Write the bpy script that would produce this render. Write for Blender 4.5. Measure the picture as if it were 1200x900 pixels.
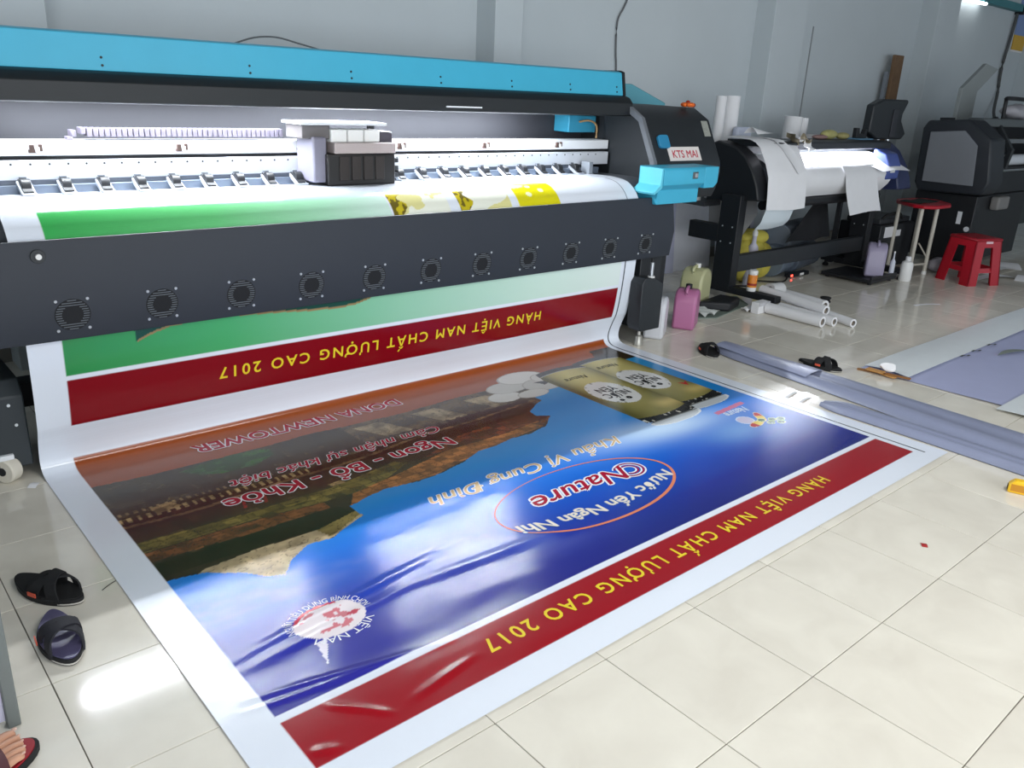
import bpy, bmesh, math, random
import numpy as np
from mathutils import Matrix, Vector
for o in list(bpy.data.objects): bpy.data.objects.remove(o)
S = bpy.context.scene
C = S.collection
random.seed(7)
PI = math.pi

# ------------------------------------------------------------------ camera
cam_d = bpy.data.cameras.new('camera'); cam = bpy.data.objects.new('camera', cam_d); C.objects.link(cam)
cam_d.sensor_width = 36; cam_d.lens = 967.49 / 1200 * 36; cam_d.clip_start = .05; cam_d.clip_end = 100
RT, DN, FW = ((0.75458741, -0.65453057, 0.04677139), (-0.18752658, -0.28339877, -0.94048866), (0.62883354, 0.70091003, -0.33659103))
CAM = Vector((-1.09336, -1.21873, 1.47609))
m = Matrix.Identity(4)
for i in range(3):
    m[i][0] = RT[i]; m[i][1] = -DN[i]; m[i][2] = -FW[i]; m[i][3] = CAM[i]
cam.matrix_world = m
S.camera = cam

# ------------------------------------------------------------------ light and exposure
S.view_settings.view_transform = 'Standard'; S.view_settings.look = 'None'
S.view_settings.gamma = 1.0; S.view_settings.use_curve_mapping = False
S.view_settings.exposure = 0.22
S.cycles.use_denoising = True
S.cycles.max_bounces = 8
W = bpy.data.worlds.new('world'); S.world = W; W.use_nodes = True
W.node_tree.nodes['Background'].inputs[0].default_value = (.80, .90, 1.0, 1)
W.node_tree.nodes['Background'].inputs[1].default_value = 1.0

def area(name, loc, direction, sx, sy, power, color=(1, 1, 1)):
    d = bpy.data.lights.new(name, 'AREA'); d.shape = 'RECTANGLE'; d.size = sx; d.size_y = sy; d.energy = power; d.color = color
    o = bpy.data.objects.new(name, d); C.objects.link(o); o.location = loc
    z = -Vector(direction).normalized(); x = Vector((1, 0, 0))
    if abs(z.dot(x)) > .9: x = Vector((0, 1, 0))
    y = z.cross(x).normalized(); x = y.cross(z)
    o.rotation_euler = Matrix((x, y, z)).transposed().to_euler()
    return o
# LED strip under the hood of the large printer and the one under the rail of the plotter
area('light_strip_lamp', (.96, 2.485, 1.38), (0, -.06, -1), 2.76, .015, 66, (.90, .95, 1.0))
area('plotter_lamp', (5.65, 2.445, 1.134), (0, -.1, -1), 1.5, .08, 17, (.86, .90, 1.0))
# daylight through the open shop front behind the camera; the lamp at left is an added fill
area('shopfront_daylight', (-.5, -4.9, 1.5), (.1, 1, .02), 7.0, 2.6, 155, (.94, .97, 1.0))
area('side_fill_lamp', (-3.85, -2.8, 1.7), (1, .8, 0), 3.6, 2.6, 125, (.95, .98, 1.0))
# unseen ceiling lamp added above the camera to brighten the near floor
area('ceiling_fill_lamp', (1.4, -1.9, 3.4), (0, 0, -1), 2.4, .12, 76, (1.0, .985, .95))

# ------------------------------------------------------------------ helpers
def lin(c):
    return tuple((x / 12.92 if x <= .04045 else ((x + .055) / 1.055) ** 2.4) for x in c)
def rgb(r, g, b): return lin((r / 255, g / 255, b / 255))
MATS = {}
def mat(name, col, rough=.5, metal=0., noise=0., nscale=8., bump=0., bscale=60., emit=None, estr=0., trans=0., coat=0., ior=1.45, alpha=1., spec=None):
    if name in MATS: return MATS[name]
    M = bpy.data.materials.new(name); M.use_nodes = True; nt = M.node_tree; b = nt.nodes['Principled BSDF']
    b.inputs['Base Color'].default_value = (*col, 1); b.inputs['Roughness'].default_value = rough; b.inputs['Metallic'].default_value = metal
    b.inputs['Transmission Weight'].default_value = trans; b.inputs['Coat Weight'].default_value = coat; b.inputs['IOR'].default_value = ior
    b.inputs['Alpha'].default_value = alpha
    if spec is not None: b.inputs['Specular IOR Level'].default_value = spec
    tc = nt.nodes.new('ShaderNodeTexCoord')
    n = nt.nodes.new('ShaderNodeTexNoise'); n.inputs['Scale'].default_value = nscale; n.inputs['Detail'].default_value = 4
    nt.links.new(tc.outputs['Object'], n.inputs['Vector'])
    mx = nt.nodes.new('ShaderNodeMix'); mx.data_type = 'RGBA'
    k = max(noise, .04)
    mx.inputs[6].default_value = (*[c * (1 - k) for c in col], 1); mx.inputs[7].default_value = (*[min(1, c * (1 + k)) for c in col], 1)
    nt.links.new(n.outputs[0], mx.inputs[0]); nt.links.new(mx.outputs[2], b.inputs['Base Color'])
    if bump:
        n2 = nt.nodes.new('ShaderNodeTexNoise'); n2.inputs['Scale'].default_value = bscale
        nt.links.new(tc.outputs['Object'], n2.inputs['Vector'])
        bp = nt.nodes.new('ShaderNodeBump'); bp.inputs['Strength'].default_value = bump; bp.inputs['Distance'].default_value = .002
        nt.links.new(n2.outputs[0], bp.inputs['Height']); nt.links.new(bp.outputs[0], b.inputs['Normal'])
    if emit:
        b.inputs['Emission Color'].default_value = (*emit, 1); b.inputs['Emission Strength'].default_value = estr
    MATS[name] = M
    return M

def box(bm, x0, x1, y0, y1, z0, z1):
    v = [bm.verts.new(p) for p in ((x0, y0, z0), (x1, y0, z0), (x1, y1, z0), (x0, y1, z0), (x0, y0, z1), (x1, y0, z1), (x1, y1, z1), (x0, y1, z1))]
    for f in ((3, 2, 1, 0), (4, 5, 6, 7), (0, 1, 5, 4), (1, 2, 6, 5), (2, 3, 7, 6), (3, 0, 4, 7)): bm.faces.new([v[i] for i in f])
    return bm
def prism(bm, pts, ax, a, b):
    """polygon pts in the two other axes (in order), extruded along ax from a to b"""
    def p3(p, t):
        q = list(p); q.insert(ax, t); return q
    A = [bm.verts.new(p3(p, a)) for p in pts]; B = [bm.verts.new(p3(p, b)) for p in pts]; n = len(pts)
    bm.faces.new(A[::-1]); bm.faces.new(B)
    for i in range(n): bm.faces.new((A[i], A[(i + 1) % n], B[(i + 1) % n], B[i]))
    return bm
def frame_of(d):
    d = Vector(d).normalized(); u = d.cross(Vector((0, 0, 1)))
    if u.length < 1e-3: u = Vector((1, 0, 0))
    u.normalize(); return u, d.cross(u).normalized()
def cyl(bm, p0, p1, r0, r1=None, n=16, caps=True):
    r1 = r0 if r1 is None else r1; p0 = Vector(p0); p1 = Vector(p1); u, w = frame_of(p1 - p0)
    A = [bm.verts.new(p0 + (u * math.cos(2 * PI * i / n) + w * math.sin(2 * PI * i / n)) * r0) for i in range(n)]
    B = [bm.verts.new(p1 + (u * math.cos(2 * PI * i / n) + w * math.sin(2 * PI * i / n)) * r1) for i in range(n)]
    for i in range(n): bm.faces.new((A[i], A[(i + 1) % n], B[(i + 1) % n], B[i]))
    if caps: bm.faces.new(A[::-1]); bm.faces.new(B)
    return bm
def tube(bm, pts, r, n=8, flat=1.0):
    pts = [Vector(p) for p in pts]; rings = []
    if len(pts) > 3:
        q = []
        for i in range(len(pts) - 1):
            p0, p1, p2, p3 = pts[max(i - 1, 0)], pts[i], pts[i + 1], pts[min(i + 2, len(pts) - 1)]
            for t in (0, .25, .5, .75): q.append(.5 * ((2 * p1) + (p2 - p0) * t + (2 * p0 - 5 * p1 + 4 * p2 - p3) * t * t + (3 * p1 - p0 - 3 * p2 + p3) * t ** 3))
        pts = q + [pts[-1]]
    for i, p in enumerate(pts):
        d = pts[min(i + 1, len(pts) - 1)] - pts[max(i - 1, 0)]
        u, w = frame_of(d)
        rings.append([bm.verts.new(p + (u * math.cos(2 * PI * k / n) + w * math.sin(2 * PI * k / n) * flat) * r) for k in range(n)])
    for a, b in zip(rings, rings[1:]):
        for k in range(n): bm.faces.new((a[k], a[(k + 1) % n], b[(k + 1) % n], b[k]))
    bm.faces.new(rings[0][::-1]); bm.faces.new(rings[-1])
    return bm
def lathe(bm, c, prof, n=24, sx=1., sy=1.):
    rings = []
    for r, z in prof:
        rings.append([bm.verts.new((c[0] + r * sx * math.cos(2 * PI * k / n), c[1] + r * sy * math.sin(2 * PI * k / n), c[2] + z)) for k in range(n)])
    for a, b in zip(rings, rings[1:]):
        for k in range(n): bm.faces.new((a[k], a[(k + 1) % n], b[(k + 1) % n], b[k]))
    bm.faces.new(rings[0][::-1]); bm.faces.new(rings[-1])
    return bm
def ball(bm, c, r, sx=1, sy=1, sz=1, u=14, v=9):
    bmesh.ops.create_uvsphere(bm, u_segments=u, v_segments=v, radius=r, matrix=Matrix.Translation(c) @ Matrix.Diagonal((sx, sy, sz, 1)))
    return bm
def sheet(bm, fn, nu, nv, th=.0015):
    """thin sheet fn(u,v) -> point, given a real thickness"""
    P = [[Vector(fn(i / nu, j / nv)) for j in range(nv + 1)] for i in range(nu + 1)]
    top = [[bm.verts.new(p) for p in row] for row in P]
    def nrm(i, j):
        a = P[min(i + 1, nu)][j] - P[max(i - 1, 0)][j]; b = P[i][min(j + 1, nv)] - P[i][max(j - 1, 0)]
        n = a.cross(b); return n.normalized() if n.length > 1e-9 else Vector((0, 0, 1))
    bot = [[bm.verts.new(P[i][j] - nrm(i, j) * th) for j in range(nv + 1)] for i in range(nu + 1)]
    for i in range(nu):
        for j in range(nv):
            bm.faces.new((top[i][j], top[i + 1][j], top[i + 1][j + 1], top[i][j + 1]))
            bm.faces.new((bot[i][j + 1], bot[i + 1][j + 1], bot[i + 1][j], bot[i][j]))
    for i in range(nu):
        bm.faces.new((top[i][0], bot[i][0], bot[i + 1][0], top[i + 1][0])); bm.faces.new((top[i + 1][nv], bot[i + 1][nv], bot[i][nv], top[i][nv]))
    for j in range(nv):
        bm.faces.new((top[0][j + 1], bot[0][j + 1], bot[0][j], top[0][j])); bm.faces.new((top[nu][j], bot[nu][j], bot[nu][j + 1], top[nu][j + 1]))
    return bm
def B(): return bmesh.new()

OFF = {}
def obj(name, bm, m, parent=None, bevel=0., ang=40, label=None, local=False):
    """ONE mesh object; geometry given in the same frame as the thing's own building frame"""
    me = bpy.data.meshes.new(name)
    bmesh.ops.recalc_face_normals(bm, faces=bm.faces)
    off = OFF.get(parent.name, (0, 0, 0)) if parent and not local else (0, 0, 0)
    if parent: bmesh.ops.translate(bm, verts=bm.verts, vec=[-c for c in off])
    bm.to_mesh(me); bm.free(); me.materials.append(m)
    me.polygons.foreach_set('use_smooth', [True] * len(me.polygons)); me.set_sharp_from_angle(angle=math.radians(ang))
    o = bpy.data.objects.new(name, me); C.objects.link(o)
    if parent: o.parent = parent; OFF[o.name] = off
    if bevel:
        md = o.modifiers.new('bevel', 'BEVEL'); md.width = bevel; md.segments = 2; md.limit_method = 'ANGLE'; md.angle_limit = math.radians(35)
    if label: o['label'] = label
    return o
def tag(o, label, cat, group=None, kind=None):
    if label: o['label'] = label
    if cat: o['category'] = cat
    if group: o['group'] = group
    if kind: o['kind'] = kind
    return o
def thing(name, label, cat, loc=(0, 0, 0), rot=(0, 0, 0), group=None, local=False):
    """Empty at the base of the thing; local=True: parts are built about its own origin, else in world coordinates"""
    o = bpy.data.objects.new(name, None); o.empty_display_size = .1; C.objects.link(o)
    o.location = loc; o.rotation_euler = rot
    OFF[o.name] = (0, 0, 0) if local else tuple(loc)
    return tag(o, label, cat, group)
def copy_part(o, parent, loc=None):
    c = o.copy(); C.objects.link(c); c.parent = parent
    if loc: c.location = loc
    OFF[c.name] = OFF.get(o.name, (0, 0, 0))
    return c
def copy_tree(root, loc, rot, label, group=None):
    r = root.copy(); C.objects.link(r); r.location = loc; r.rotation_euler = rot
    tag(r, label, None, group)
    for ch in [c for c in bpy.data.objects if c.parent == root]:
        c = copy_part(ch, r)
        for g in [d for d in bpy.data.objects if d.parent == ch]: copy_part(g, c)
    return r
def struct(name, bm, m, parent=None, bevel=0.):
    o = obj(name, bm, m, parent, bevel)
    if not parent: o['kind'] = 'structure'
    return o

# ------------------------------------------------------------------ materials
TEAL = mat('teal_paint', rgb(64, 172, 204), .42, noise=.05)
TEAL2 = mat('teal_paint_deep', rgb(50, 140, 172), .5, noise=.05)
BLACK = mat('black_plastic', rgb(38, 42, 46), .45, noise=.1, bump=.15, bscale=300)
BLACK2 = mat('black_metal', rgb(26, 28, 32), .5, noise=.1)
PANEL = mat('charcoal_powder_coat', rgb(42, 47, 56), .55, noise=.06, bump=.1, bscale=400)
PANELD = mat('dark_recess', rgb(22, 24, 28), .7)
GREYP = mat('grey_plastic', rgb(128, 134, 142), .5, noise=.05)
BEZEL = mat('grey_bezel', rgb(112, 116, 122), .5)
ALU = mat('aluminium', rgb(205, 210, 216), .35, .6, noise=.05)
WHITEM = mat('white_metal', rgb(225, 228, 232), .35, noise=.03)
STEEL = mat('steel', rgb(180, 184, 188), .3, .9)
PAPER = mat('white_paper', rgb(228, 228, 230), .8, noise=.02)
WHITEP = mat('white_plastic', rgb(232, 232, 230), .4)
WALL = mat('wall_paint', rgb(196, 204, 208), .75, noise=.04, nscale=2., bump=.12, bscale=40)
CREAM = mat('cream_caster', rgb(214, 208, 194), .5)
LEDM = mat('led_strip', (.9, .9, .9), .5, emit=(.9, .95, 1), estr=7)
REDP = mat('red_plastic', rgb(172, 20, 38), .35, noise=.05)
SCREW = mat('screw_head', rgb(200, 205, 208), .35, .5)
RUBBER = mat('black_rubber', rgb(24, 24, 25), .75, noise=.15, bump=.3, bscale=200)

# ------------------------------------------------------------------ floor, walls
def tile_material():
    M = bpy.data.materials.new('polished_tile'); M.use_nodes = True; nt = M.node_tree; b = nt.nodes['Principled BSDF']; L = nt.links.new
    oi = nt.nodes.new('ShaderNodeObjectInfo'); tc = nt.nodes.new('ShaderNodeTexCoord')
    ad = nt.nodes.new('ShaderNodeVectorMath'); ad.operation = 'MULTIPLY_ADD'
    cb = nt.nodes.new('ShaderNodeCombineXYZ'); 
    for i in range(3): L(oi.outputs['Random'], cb.inputs[i])
    ad.inputs[1].default_value = (37, 53, 71); L(cb.outputs[0], ad.inputs[0]); L(tc.outputs['Object'], ad.inputs[2])
    n = nt.nodes.new('ShaderNodeTexNoise'); n.inputs['Scale'].default_value = 5; n.inputs['Detail'].default_value = 5; n.inputs['Distortion'].default_value = .5
    L(ad.outputs[0], n.inputs['Vector'])
    r = nt.nodes.new('ShaderNodeValToRGB'); r.color_ramp.elements[0].position = .3; r.color_ramp.elements[1].position = .72
    r.color_ramp.elements[0].color = (*rgb(217, 211, 198), 1); r.color_ramp.elements[1].color = (*rgb(230, 225, 212), 1)
    L(n.outputs[0], r.inputs[0])
    hs = nt.nodes.new('ShaderNodeHueSaturation'); mr = nt.nodes.new('ShaderNodeMapRange'); mr.inputs[3].default_value = .965; mr.inputs[4].default_value = 1.03
    L(oi.outputs['Random'], mr.inputs[0]); L(mr.outputs[0], hs.inputs['Value']); L(r.outputs[0], hs.inputs['Color']); L(hs.outputs[0], b.inputs['Base Color'])
    b.inputs['Roughness'].default_value = .10; b.inputs['IOR'].default_value = 1.5
    n3 = nt.nodes.new('ShaderNodeTexNoise'); n3.inputs['Scale'].default_value = 3
    L(ad.outputs[0], n3.inputs['Vector'])
    bp = nt.nodes.new('ShaderNodeBump'); bp.inputs['Strength'].default_value = .10; bp.inputs['Distance'].default_value = .003
    L(n3.outputs[0], bp.inputs['Height']); L(bp.outputs[0], b.inputs['Normal'])
    return M
TILE = tile_material()
GROUT = mat('grout', rgb(112, 106, 98), .9, noise=.2)
bm = B(); box(bm, -4, 16, -6, 3.6, -.12, -.004)
floor = struct('floor', bm, GROUT)
T = .4; g = .0014
def tile_bm(x, y):
    b_ = B(); box(b_, x + g, x + T - g, y + g, y + T - g, -.006, 0)
    return b_
tm = None
cells = []
for i in range(-10, 40):
    for j in range(-15, 9):
        p = Vector((i * T + T / 2, j * T + T / 2, 0)) - CAM
        d = p.dot(Vector(FW)); u = 600 + 967.5 * p.dot(Vector(RT)) / d if d > .2 else -9e9; v = 450 + 967.5 * p.dot(Vector(DN)) / d if d > .2 else -9e9
        inview = -150 < u < 1350 and -100 < v < 1050
        hidden = (-.4 < i * T < 2.3 and .05 < j * T < 1.7)   # wholly under the printed banner
        cells.append((0 if inview and not hidden else 1, p.length, i, j))
cells.sort()
stuffbm = B()
for k, (fl, dist, i, j) in enumerate(cells):
    if fl == 0 and k < 300:
        if tm is None:
            o = obj('tile', tile_bm(-T / 2, -T / 2), TILE, floor, .0012); tm = o
        else:
            o = tm.copy(); C.objects.link(o)
        o.parent = floor; o.location = (i * T + T / 2, j * T + T / 2, 0)
    else:
        box(stuffbm, i * T + g, i * T + T - g, j * T + g, j * T + T - g, -.006, 0)
o = obj('tile_field', stuffbm, TILE, floor); o['kind'] = 'stuff'

YW = 3.6
bm = B(); box(bm, -4, 16, YW, YW + .2, -.1, 3.6); wall_back = struct('wall_back', bm, WALL)
for a, b_ in ((-.32, .017), (2.74, 2.99), (6.02, 6.56), (9.3, 9.85), (12.6, 13.0)):
    bm = B(); box(bm, a, b_, YW - .2, YW + .01, -.002, 3.55); obj('pilaster', bm, WALL, wall_back, .006)
bm = B(); box(bm, -4.2, -4, -6, YW + .2, -.1, 3.6); struct('wall_left', bm, WALL)
bm = B(); box(bm, 15.0, 15.2, -6, YW + .2, -.1, 3.6); struct('wall_right', bm, WALL)
bm = B(); box(bm, -4.2, 16, -6, YW + .2, 3.6, 3.75); struct('ceiling', bm, mat('ceiling_paint', rgb(150, 152, 154), .8))
bm = B(); box(bm, -4, 15, YW - .012, YW + .005, 0, .1); struct('baseboard_back', bm, mat('skirting_tile', rgb(150, 146, 138), .4))
# ------------------------------------------------------------------ the large printer
PX0, PX1 = -1.15, 3.02
pr = thing('large_format_printer', 'long teal and charcoal wide format banner printer with a moving carriage, at left', 'printer', (1.0, 2.4, 0))
# front panel: a bent plate with the media running behind it
bm = B(); prism(bm, [(1.966, .547), (1.946, .700), (1.982, .906), (1.996, .906), (1.960, .700), (1.980, .547)], 0, PX0, PX1)
front_panel = obj('front_panel', bm, PANEL, pr, .002)
def fpy(z): return 1.966 + (z - .547) / (.700 - .547) * (1.946 - 1.966)
gm = None
dirn = Vector((0, 1.946 - 1.966, .153)).normalized(); nrm = Vector((0, -dirn.z, dirn.y))
for k in range(11):
    cx = -.374 + .3141 * k; cz = .641
    if gm is None:
        base = Vector((0, 0, 0))
        def gp(x, t, n): return Vector((x, 0, 0)) + dirn * t + nrm * n
        bm = B()
        for i in range(13):
            t = -.054 + i * .009
            R_, r_ = .056, .036
            w = math.sqrt(max(R_ * R_ - t * t, 1e-6)); inner = math.sqrt(max(r_ * r_ - t * t, 0))
            for s0, s1 in (((-w, -inner), (inner, w)) if inner > .004 else ((-w, w),)):
                v = [bm.verts.new(gp(x, t + dt, n)) for n in (0., .0022) for x, dt in ((s0, -.0014), (s1, -.0014), (s1, .0014), (s0, .0014))]
                for f in ((4, 5, 6, 7), (0, 1, 5, 4), (1, 2, 6, 5), (2, 3, 7, 6), (3, 0, 4, 7)): bm.faces.new([v[i_] for i_ in f])
        gm = obj('fan_grille', bm, mat('grille_edge', rgb(104, 110, 116), .5), pr, local=True)
        OFF[gm.name] = (0, 0, 0)
        bm = B(); n = 28
        vs = [bm.verts.new(gp(.06 * math.cos(2 * PI * i / n), .06 * math.sin(2 * PI * i / n), .0008)) for i in range(n)]
        c = [bm.verts.new(gp(.06 * math.cos(2 * PI * i / n), .06 * math.sin(2 * PI * i / n), -.004)) for i in range(n)]
        bm.faces.new(vs); [bm.faces.new((vs[i], c[i], c[(i + 1) % n], vs[(i + 1) % n])) for i in range(n)]
        fo = obj('fan_opening', bm, PANELD, gm); OFF[fo.name] = (0, 0, 0)
        scs = []
        for sx in (-1, 1):
            for sz in (-1, 1):
                bm = B(); p = gp(sx * .052, sz * .056, 0); cyl(bm, p, p + nrm * .003, .0055, n=10)
                s_ = obj('screw', bm, SCREW, gm); scs.append(s_)
        gm.location = Vector((cx, fpy(cz), cz)) - Vector(OFF[pr.name])
    else:
        c = copy_part(gm, pr, Vector((cx, fpy(cz), cz)) - Vector(OFF[pr.name]))
        for ch in [fo] + scs: copy_part(ch, c)
# round lock on the upper panel facet
bm = B(); p = Vector((-.455, 1.972, .855)); cyl(bm, p, p + Vector((0, -.006, 0)), .024, n=20); k_ = obj('panel_lock', bm, BLACK, pr, .001)
bm = B(); cyl(bm, p + Vector((0, -.004, 0)), p + Vector((0, -.016, 0)), .010, n=14); obj('lock_button', bm, WHITEP, k_)
# body and platen under the media
bm = B(); prism(bm, [(2.10, .70), (2.10, .93), (2.135, .970), (2.215, .990), (2.29, .994), (2.78, .990), (2.78, .70)], 0, PX0, PX1 - .04)
obj('platen', bm, mat('platen_grey', rgb(84, 88, 94), .5, noise=.06), pr, .002)
bm = B(); box(bm, PX0, PX1 - .06, 2.10, 2.75, .56, .70); obj('base_beam', bm, BLACK2, pr)
# back panel
bm = B(); box(bm, PX0, 2.96, 2.74, 2.76, .99, 1.50); obj('back_panel', bm, mat('back_panel_grey', rgb(47, 48, 54), .65, noise=.05), pr)
# guide rail beams
bm = B(); box(bm, PX0, 2.97, 2.505, 2.64, 1.142, 1.197); obj('upper_rail', bm, WHITEM, pr, .004)
bm = B(); box(bm, PX0, 2.97, 2.53, 2.66, 1.05, 1.145); obj('rail_slot', bm, PANELD, pr)
bm = B(); box(bm, PX0, 2.96, 2.49, 2.62, 1.050, 1.126); obj('lower_rail', bm, mat('rail_white', rgb(214, 218, 226), .4, .2), pr, .003)
bm = B()
for i in range(52): 
    p = Vector((-.60 + .0675 * i, 2.492, 1.112)); cyl(bm, p, p + Vector((0, -.004, 0)), .0042, n=6)
o = obj('rail_screw_row', bm, BLACK2, pr); o['kind'] = 'stuff'
bm = B(); box(bm, PX0, 2.86, 2.47, 2.60, .995, 1.035); obj('roller_bar', bm, mat('roller_bar_grey', rgb(88, 98, 112), .45), pr, .002)
bm = B(); box(bm, PX0, 2.70, 2.482, 2.495, 1.034, 1.054); obj('rail_lip', bm, mat('rail_lip_grey', rgb(70, 76, 86), .4, .3), pr)  # dark grey lip between the roller bar and the lower rail
cl = None
for k in range(6):
    x = -.301 + .5655 * k
    if cl is None:
        bm = B(); box(bm, -.022, -.006, -.012, 0, -.016, .012); box(bm, .010, .022, -.012, 0, -.012, .014); box(bm, -.026, .0, -.012, .002, -.018, -.006)
        cl = obj('rail_clamp', bm, mat('brown_clamp', rgb(74, 56, 50), .5), pr, local=True); OFF[cl.name] = (0, 0, 0)
        bm = B(); box(bm, -.004, .012, -.013, 0, -.016, .004); ct = obj('clamp_tab', bm, WHITEP, cl); cl.location = Vector((x, 2.505, 1.172)) - Vector(OFF[pr.name])
    else:
        c = copy_part(cl, pr, Vector((x, 2.505, 1.172)) - Vector(OFF[pr.name])); copy_part(ct, c)
rl = None
for k in range(22):
    x = -.365 + .1425 * k; L_ = Vector((x, 2.44, 1.0)) - Vector(OFF[pr.name])
    if rl is None:
        bm = B()
        prism(bm, [(.045, .052), (-.035, .012), (-.045, .012), (-.045, .006), (-.01, .006), (.045, .036)], 0, -.025, -.018)
        prism(bm, [(.045, .052), (-.035, .012), (-.045, .012), (-.045, .006), (-.01, .006), (.045, .036)], 0, .018, .025)
        box(bm, -.025, .025, -.05, -.034, .006, .013)
        rl = obj('pinch_roller', bm, mat('roller_bracket', rgb(196, 200, 210), .35, .5), pr, local=True); OFF[rl.name] = (0, 0, 0)
        bm = B(); cyl(bm, (-.017, .012, .034), (.017, .012, .034), .028, n=18); rw = obj('rubber_wheel', bm, BLACK2, rl, .002)
        bm = B(); box(bm, -.012, .012, .036, .048, .052, .066); rk = obj('spring_cap', bm, mat('cap_grey', rgb(110, 116, 124), .4), rl)
        bm = B(); prism(bm, [(.046, .058), (-.034, .020), (-.036, .014), (.046, .050)], 0, -.0175, .0175); rp = obj('pressure_plate', bm, BLACK2, rl)
        rl.location = L_
    else:
        c = copy_part(rl, pr, L_); copy_part(rw, c); copy_part(rk, c); copy_part(rp, c)
bm = B(); box(bm, 2.70, 2.735, 2.40, 2.47, 1.0, 1.075); obj('media_clamp', bm, GREYP, pr, .004)
# hood
bm = B(); prism(bm, [(2.402, 1.466), (2.428, 1.598), (2.455, 1.606), (2.78, 1.606), (2.78, 1.48), (2.42, 1.466)], 0, PX0, 2.955); hood = obj('hood', bm, TEAL, pr, .003)
bm = B(); prism(bm, [(2.398, 1.464), (2.424, 1.602), (2.453, 1.611), (2.78, 1.611), (2.78, 1.48), (2.42, 1.464)], 0, 2.9555, 2.978); obj('hood_end_cap', bm, PANELD, pr, .002)
bm = B(); prism(bm, [(2.40, 1.4655), (2.365, 1.455), (2.335, 1.425), (2.332, 1.352), (2.36, 1.347), (2.375, 1.40), (2.54, 1.41), (2.76, 1.42), (2.76, 1.4795), (2.42, 1.4655)], 0, PX0, 2.978); obj('hood_lower_rail', bm, mat('hood_rail', rgb(24, 28, 31), .5), pr, .003)
bm = B(); box(bm, -.42, 2.34, 2.462, 2.498, 1.388, 1.408); obj('light_strip', bm, LEDM, pr)
bm = B(); box(bm, 1.55, 1.78, 2.325, 2.332, 1.371, 1.378); obj('rail_glint', bm, WHITEM, pr)  # white strip standing in for the bright line of light under the hood
sc0 = None
for x in (-.05, .55, 1.05, 1.57, 2.05, 2.5, 2.90):
    for z in (1.486, 1.515):
        y = 2.402 + (z - 1.466) / .132 * .026
        if sc0 is None:
            bm = B(); cyl(bm, (0, 0, 0), (0, -.003, .0006), .005, n=8); sc0 = obj('hood_screw', bm, BLACK2, pr, local=True); OFF[sc0.name] = (0, 0, 0); sc0.location = Vector((x, y, z)) - Vector(OFF[pr.name])
        else: copy_part(sc0, pr, Vector((x, y, z)) - Vector(OFF[pr.name]))
# carriage
cg = B(); box(cg, .86, 1.23, 2.31, 2.49, 1.006, 1.150); carriage = obj('carriage', cg, mat('carriage_dark', rgb(24, 22, 22), .4, noise=.2, nscale=20), pr, .006)
bm = B(); box(bm, .90, 1.235, 2.312, 2.50, 1.151, 1.20); obj('carriage_band', bm, mat('pinkish_grey', rgb(172, 160, 158), .5), carriage, .004)
bm = B(); box(bm, .80, .872, 2.335, 2.50, 1.02, 1.225); obj('side_housing', bm, mat('mauve_grey', rgb(120, 118, 132), .5), carriage, .01)
for a, b_ in ((.90, .985), (.99, 1.075), (1.08, 1.165)):
    bm = B(); box(bm, a, b_, 2.345, 2.47, 1.2005, 1.258); obj('ink_damper_box', bm, WHITEP, carriage, .006)
bm = B(); box(bm, 1.17, 1.25, 2.36, 2.50, 1.16, 1.25); obj('cable_housing', bm, mat('dark_mauve', rgb(70, 66, 76), .5), carriage, .01)
bm = B(); box(bm, .74, 1.195, 2.33, 2.52, 1.278, 1.290); obj('top_plate', bm, WHITEM, carriage, .002)
bm = B(); box(bm, .76, .90, 2.36, 2.52, 1.215, 1.277); obj('cable_bracket', bm, mat('bracket_grey', rgb(96, 92, 92), .5), carriage, .004)
for a in (.905, 1.15):
    bm = B(); box(bm, a, a + .03, 2.42, 2.44, 1.257, 1.279); obj('plate_post', bm, BLACK2, carriage)
for k, (x, w) in enumerate(((.92, .05), (.985, .05), (1.05, .05), (1.115, .05))):
    bm = B(); box(bm, x, x + w, 2.304, 2.312, 1.03, 1.14); obj('print_head', bm, mat('head_brown', rgb(40, 33, 30), .4), carriage, .002)
for z in (1.035, 1.07, 1.105):
    bm = B(); box(bm, 1.231, 1.262, 2.33, 2.46, z, z + .02); obj('lamp_fin', bm, BLACK, carriage, .002)
# cable chain
bm = B()
n_ = 38
for i in range(n_):
    x = -.10 + i * .0225; box(bm, x, x + .019, 2.53, 2.59, 1.212, 1.247)
for a in (PI * .5, PI * .75, PI, PI * 1.25):
    cx, cz = -.115 + .05 * math.cos(a), 1.197 + .035 * math.sin(a); 
    if cz > 1.19: box(bm, cx - .009, cx + .009, 2.53, 2.59, cz - .01, cz + .016)
ch = obj('cable_chain', bm, mat('pale_lilac_plastic', rgb(80, 76, 88), .5), pr, .003); ch['kind'] = 'stuff'
# teal box inside at right with hoses
bm = B(); box(bm, 2.70, 2.94, 2.60, 2.735, 1.236, 1.338); o = obj('ink_station', bm, TEAL2, pr, .006)
bm = B(); tube(bm, [(2.78, 2.59, 1.30), (2.84, 2.56, 1.31), (2.895, 2.55, 1.28), (2.90, 2.55, 1.205)], .006); obj('hose', bm, mat('amber_hose', rgb(150, 120, 80), .4), o)
# head box at right
HX0, HX1 = 2.98, 3.63
prof = [(2.115, .915), (2.095, 1.02), (2.105, 1.09), (2.235, 1.342), (2.36, 1.412), (2.80, 1.418), (2.80, .86), (2.14, .86)]
bm = B(); prism(bm, prof, 0, HX0, HX1); hb = obj('head_box', bm, BLACK, pr, .008)
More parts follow.
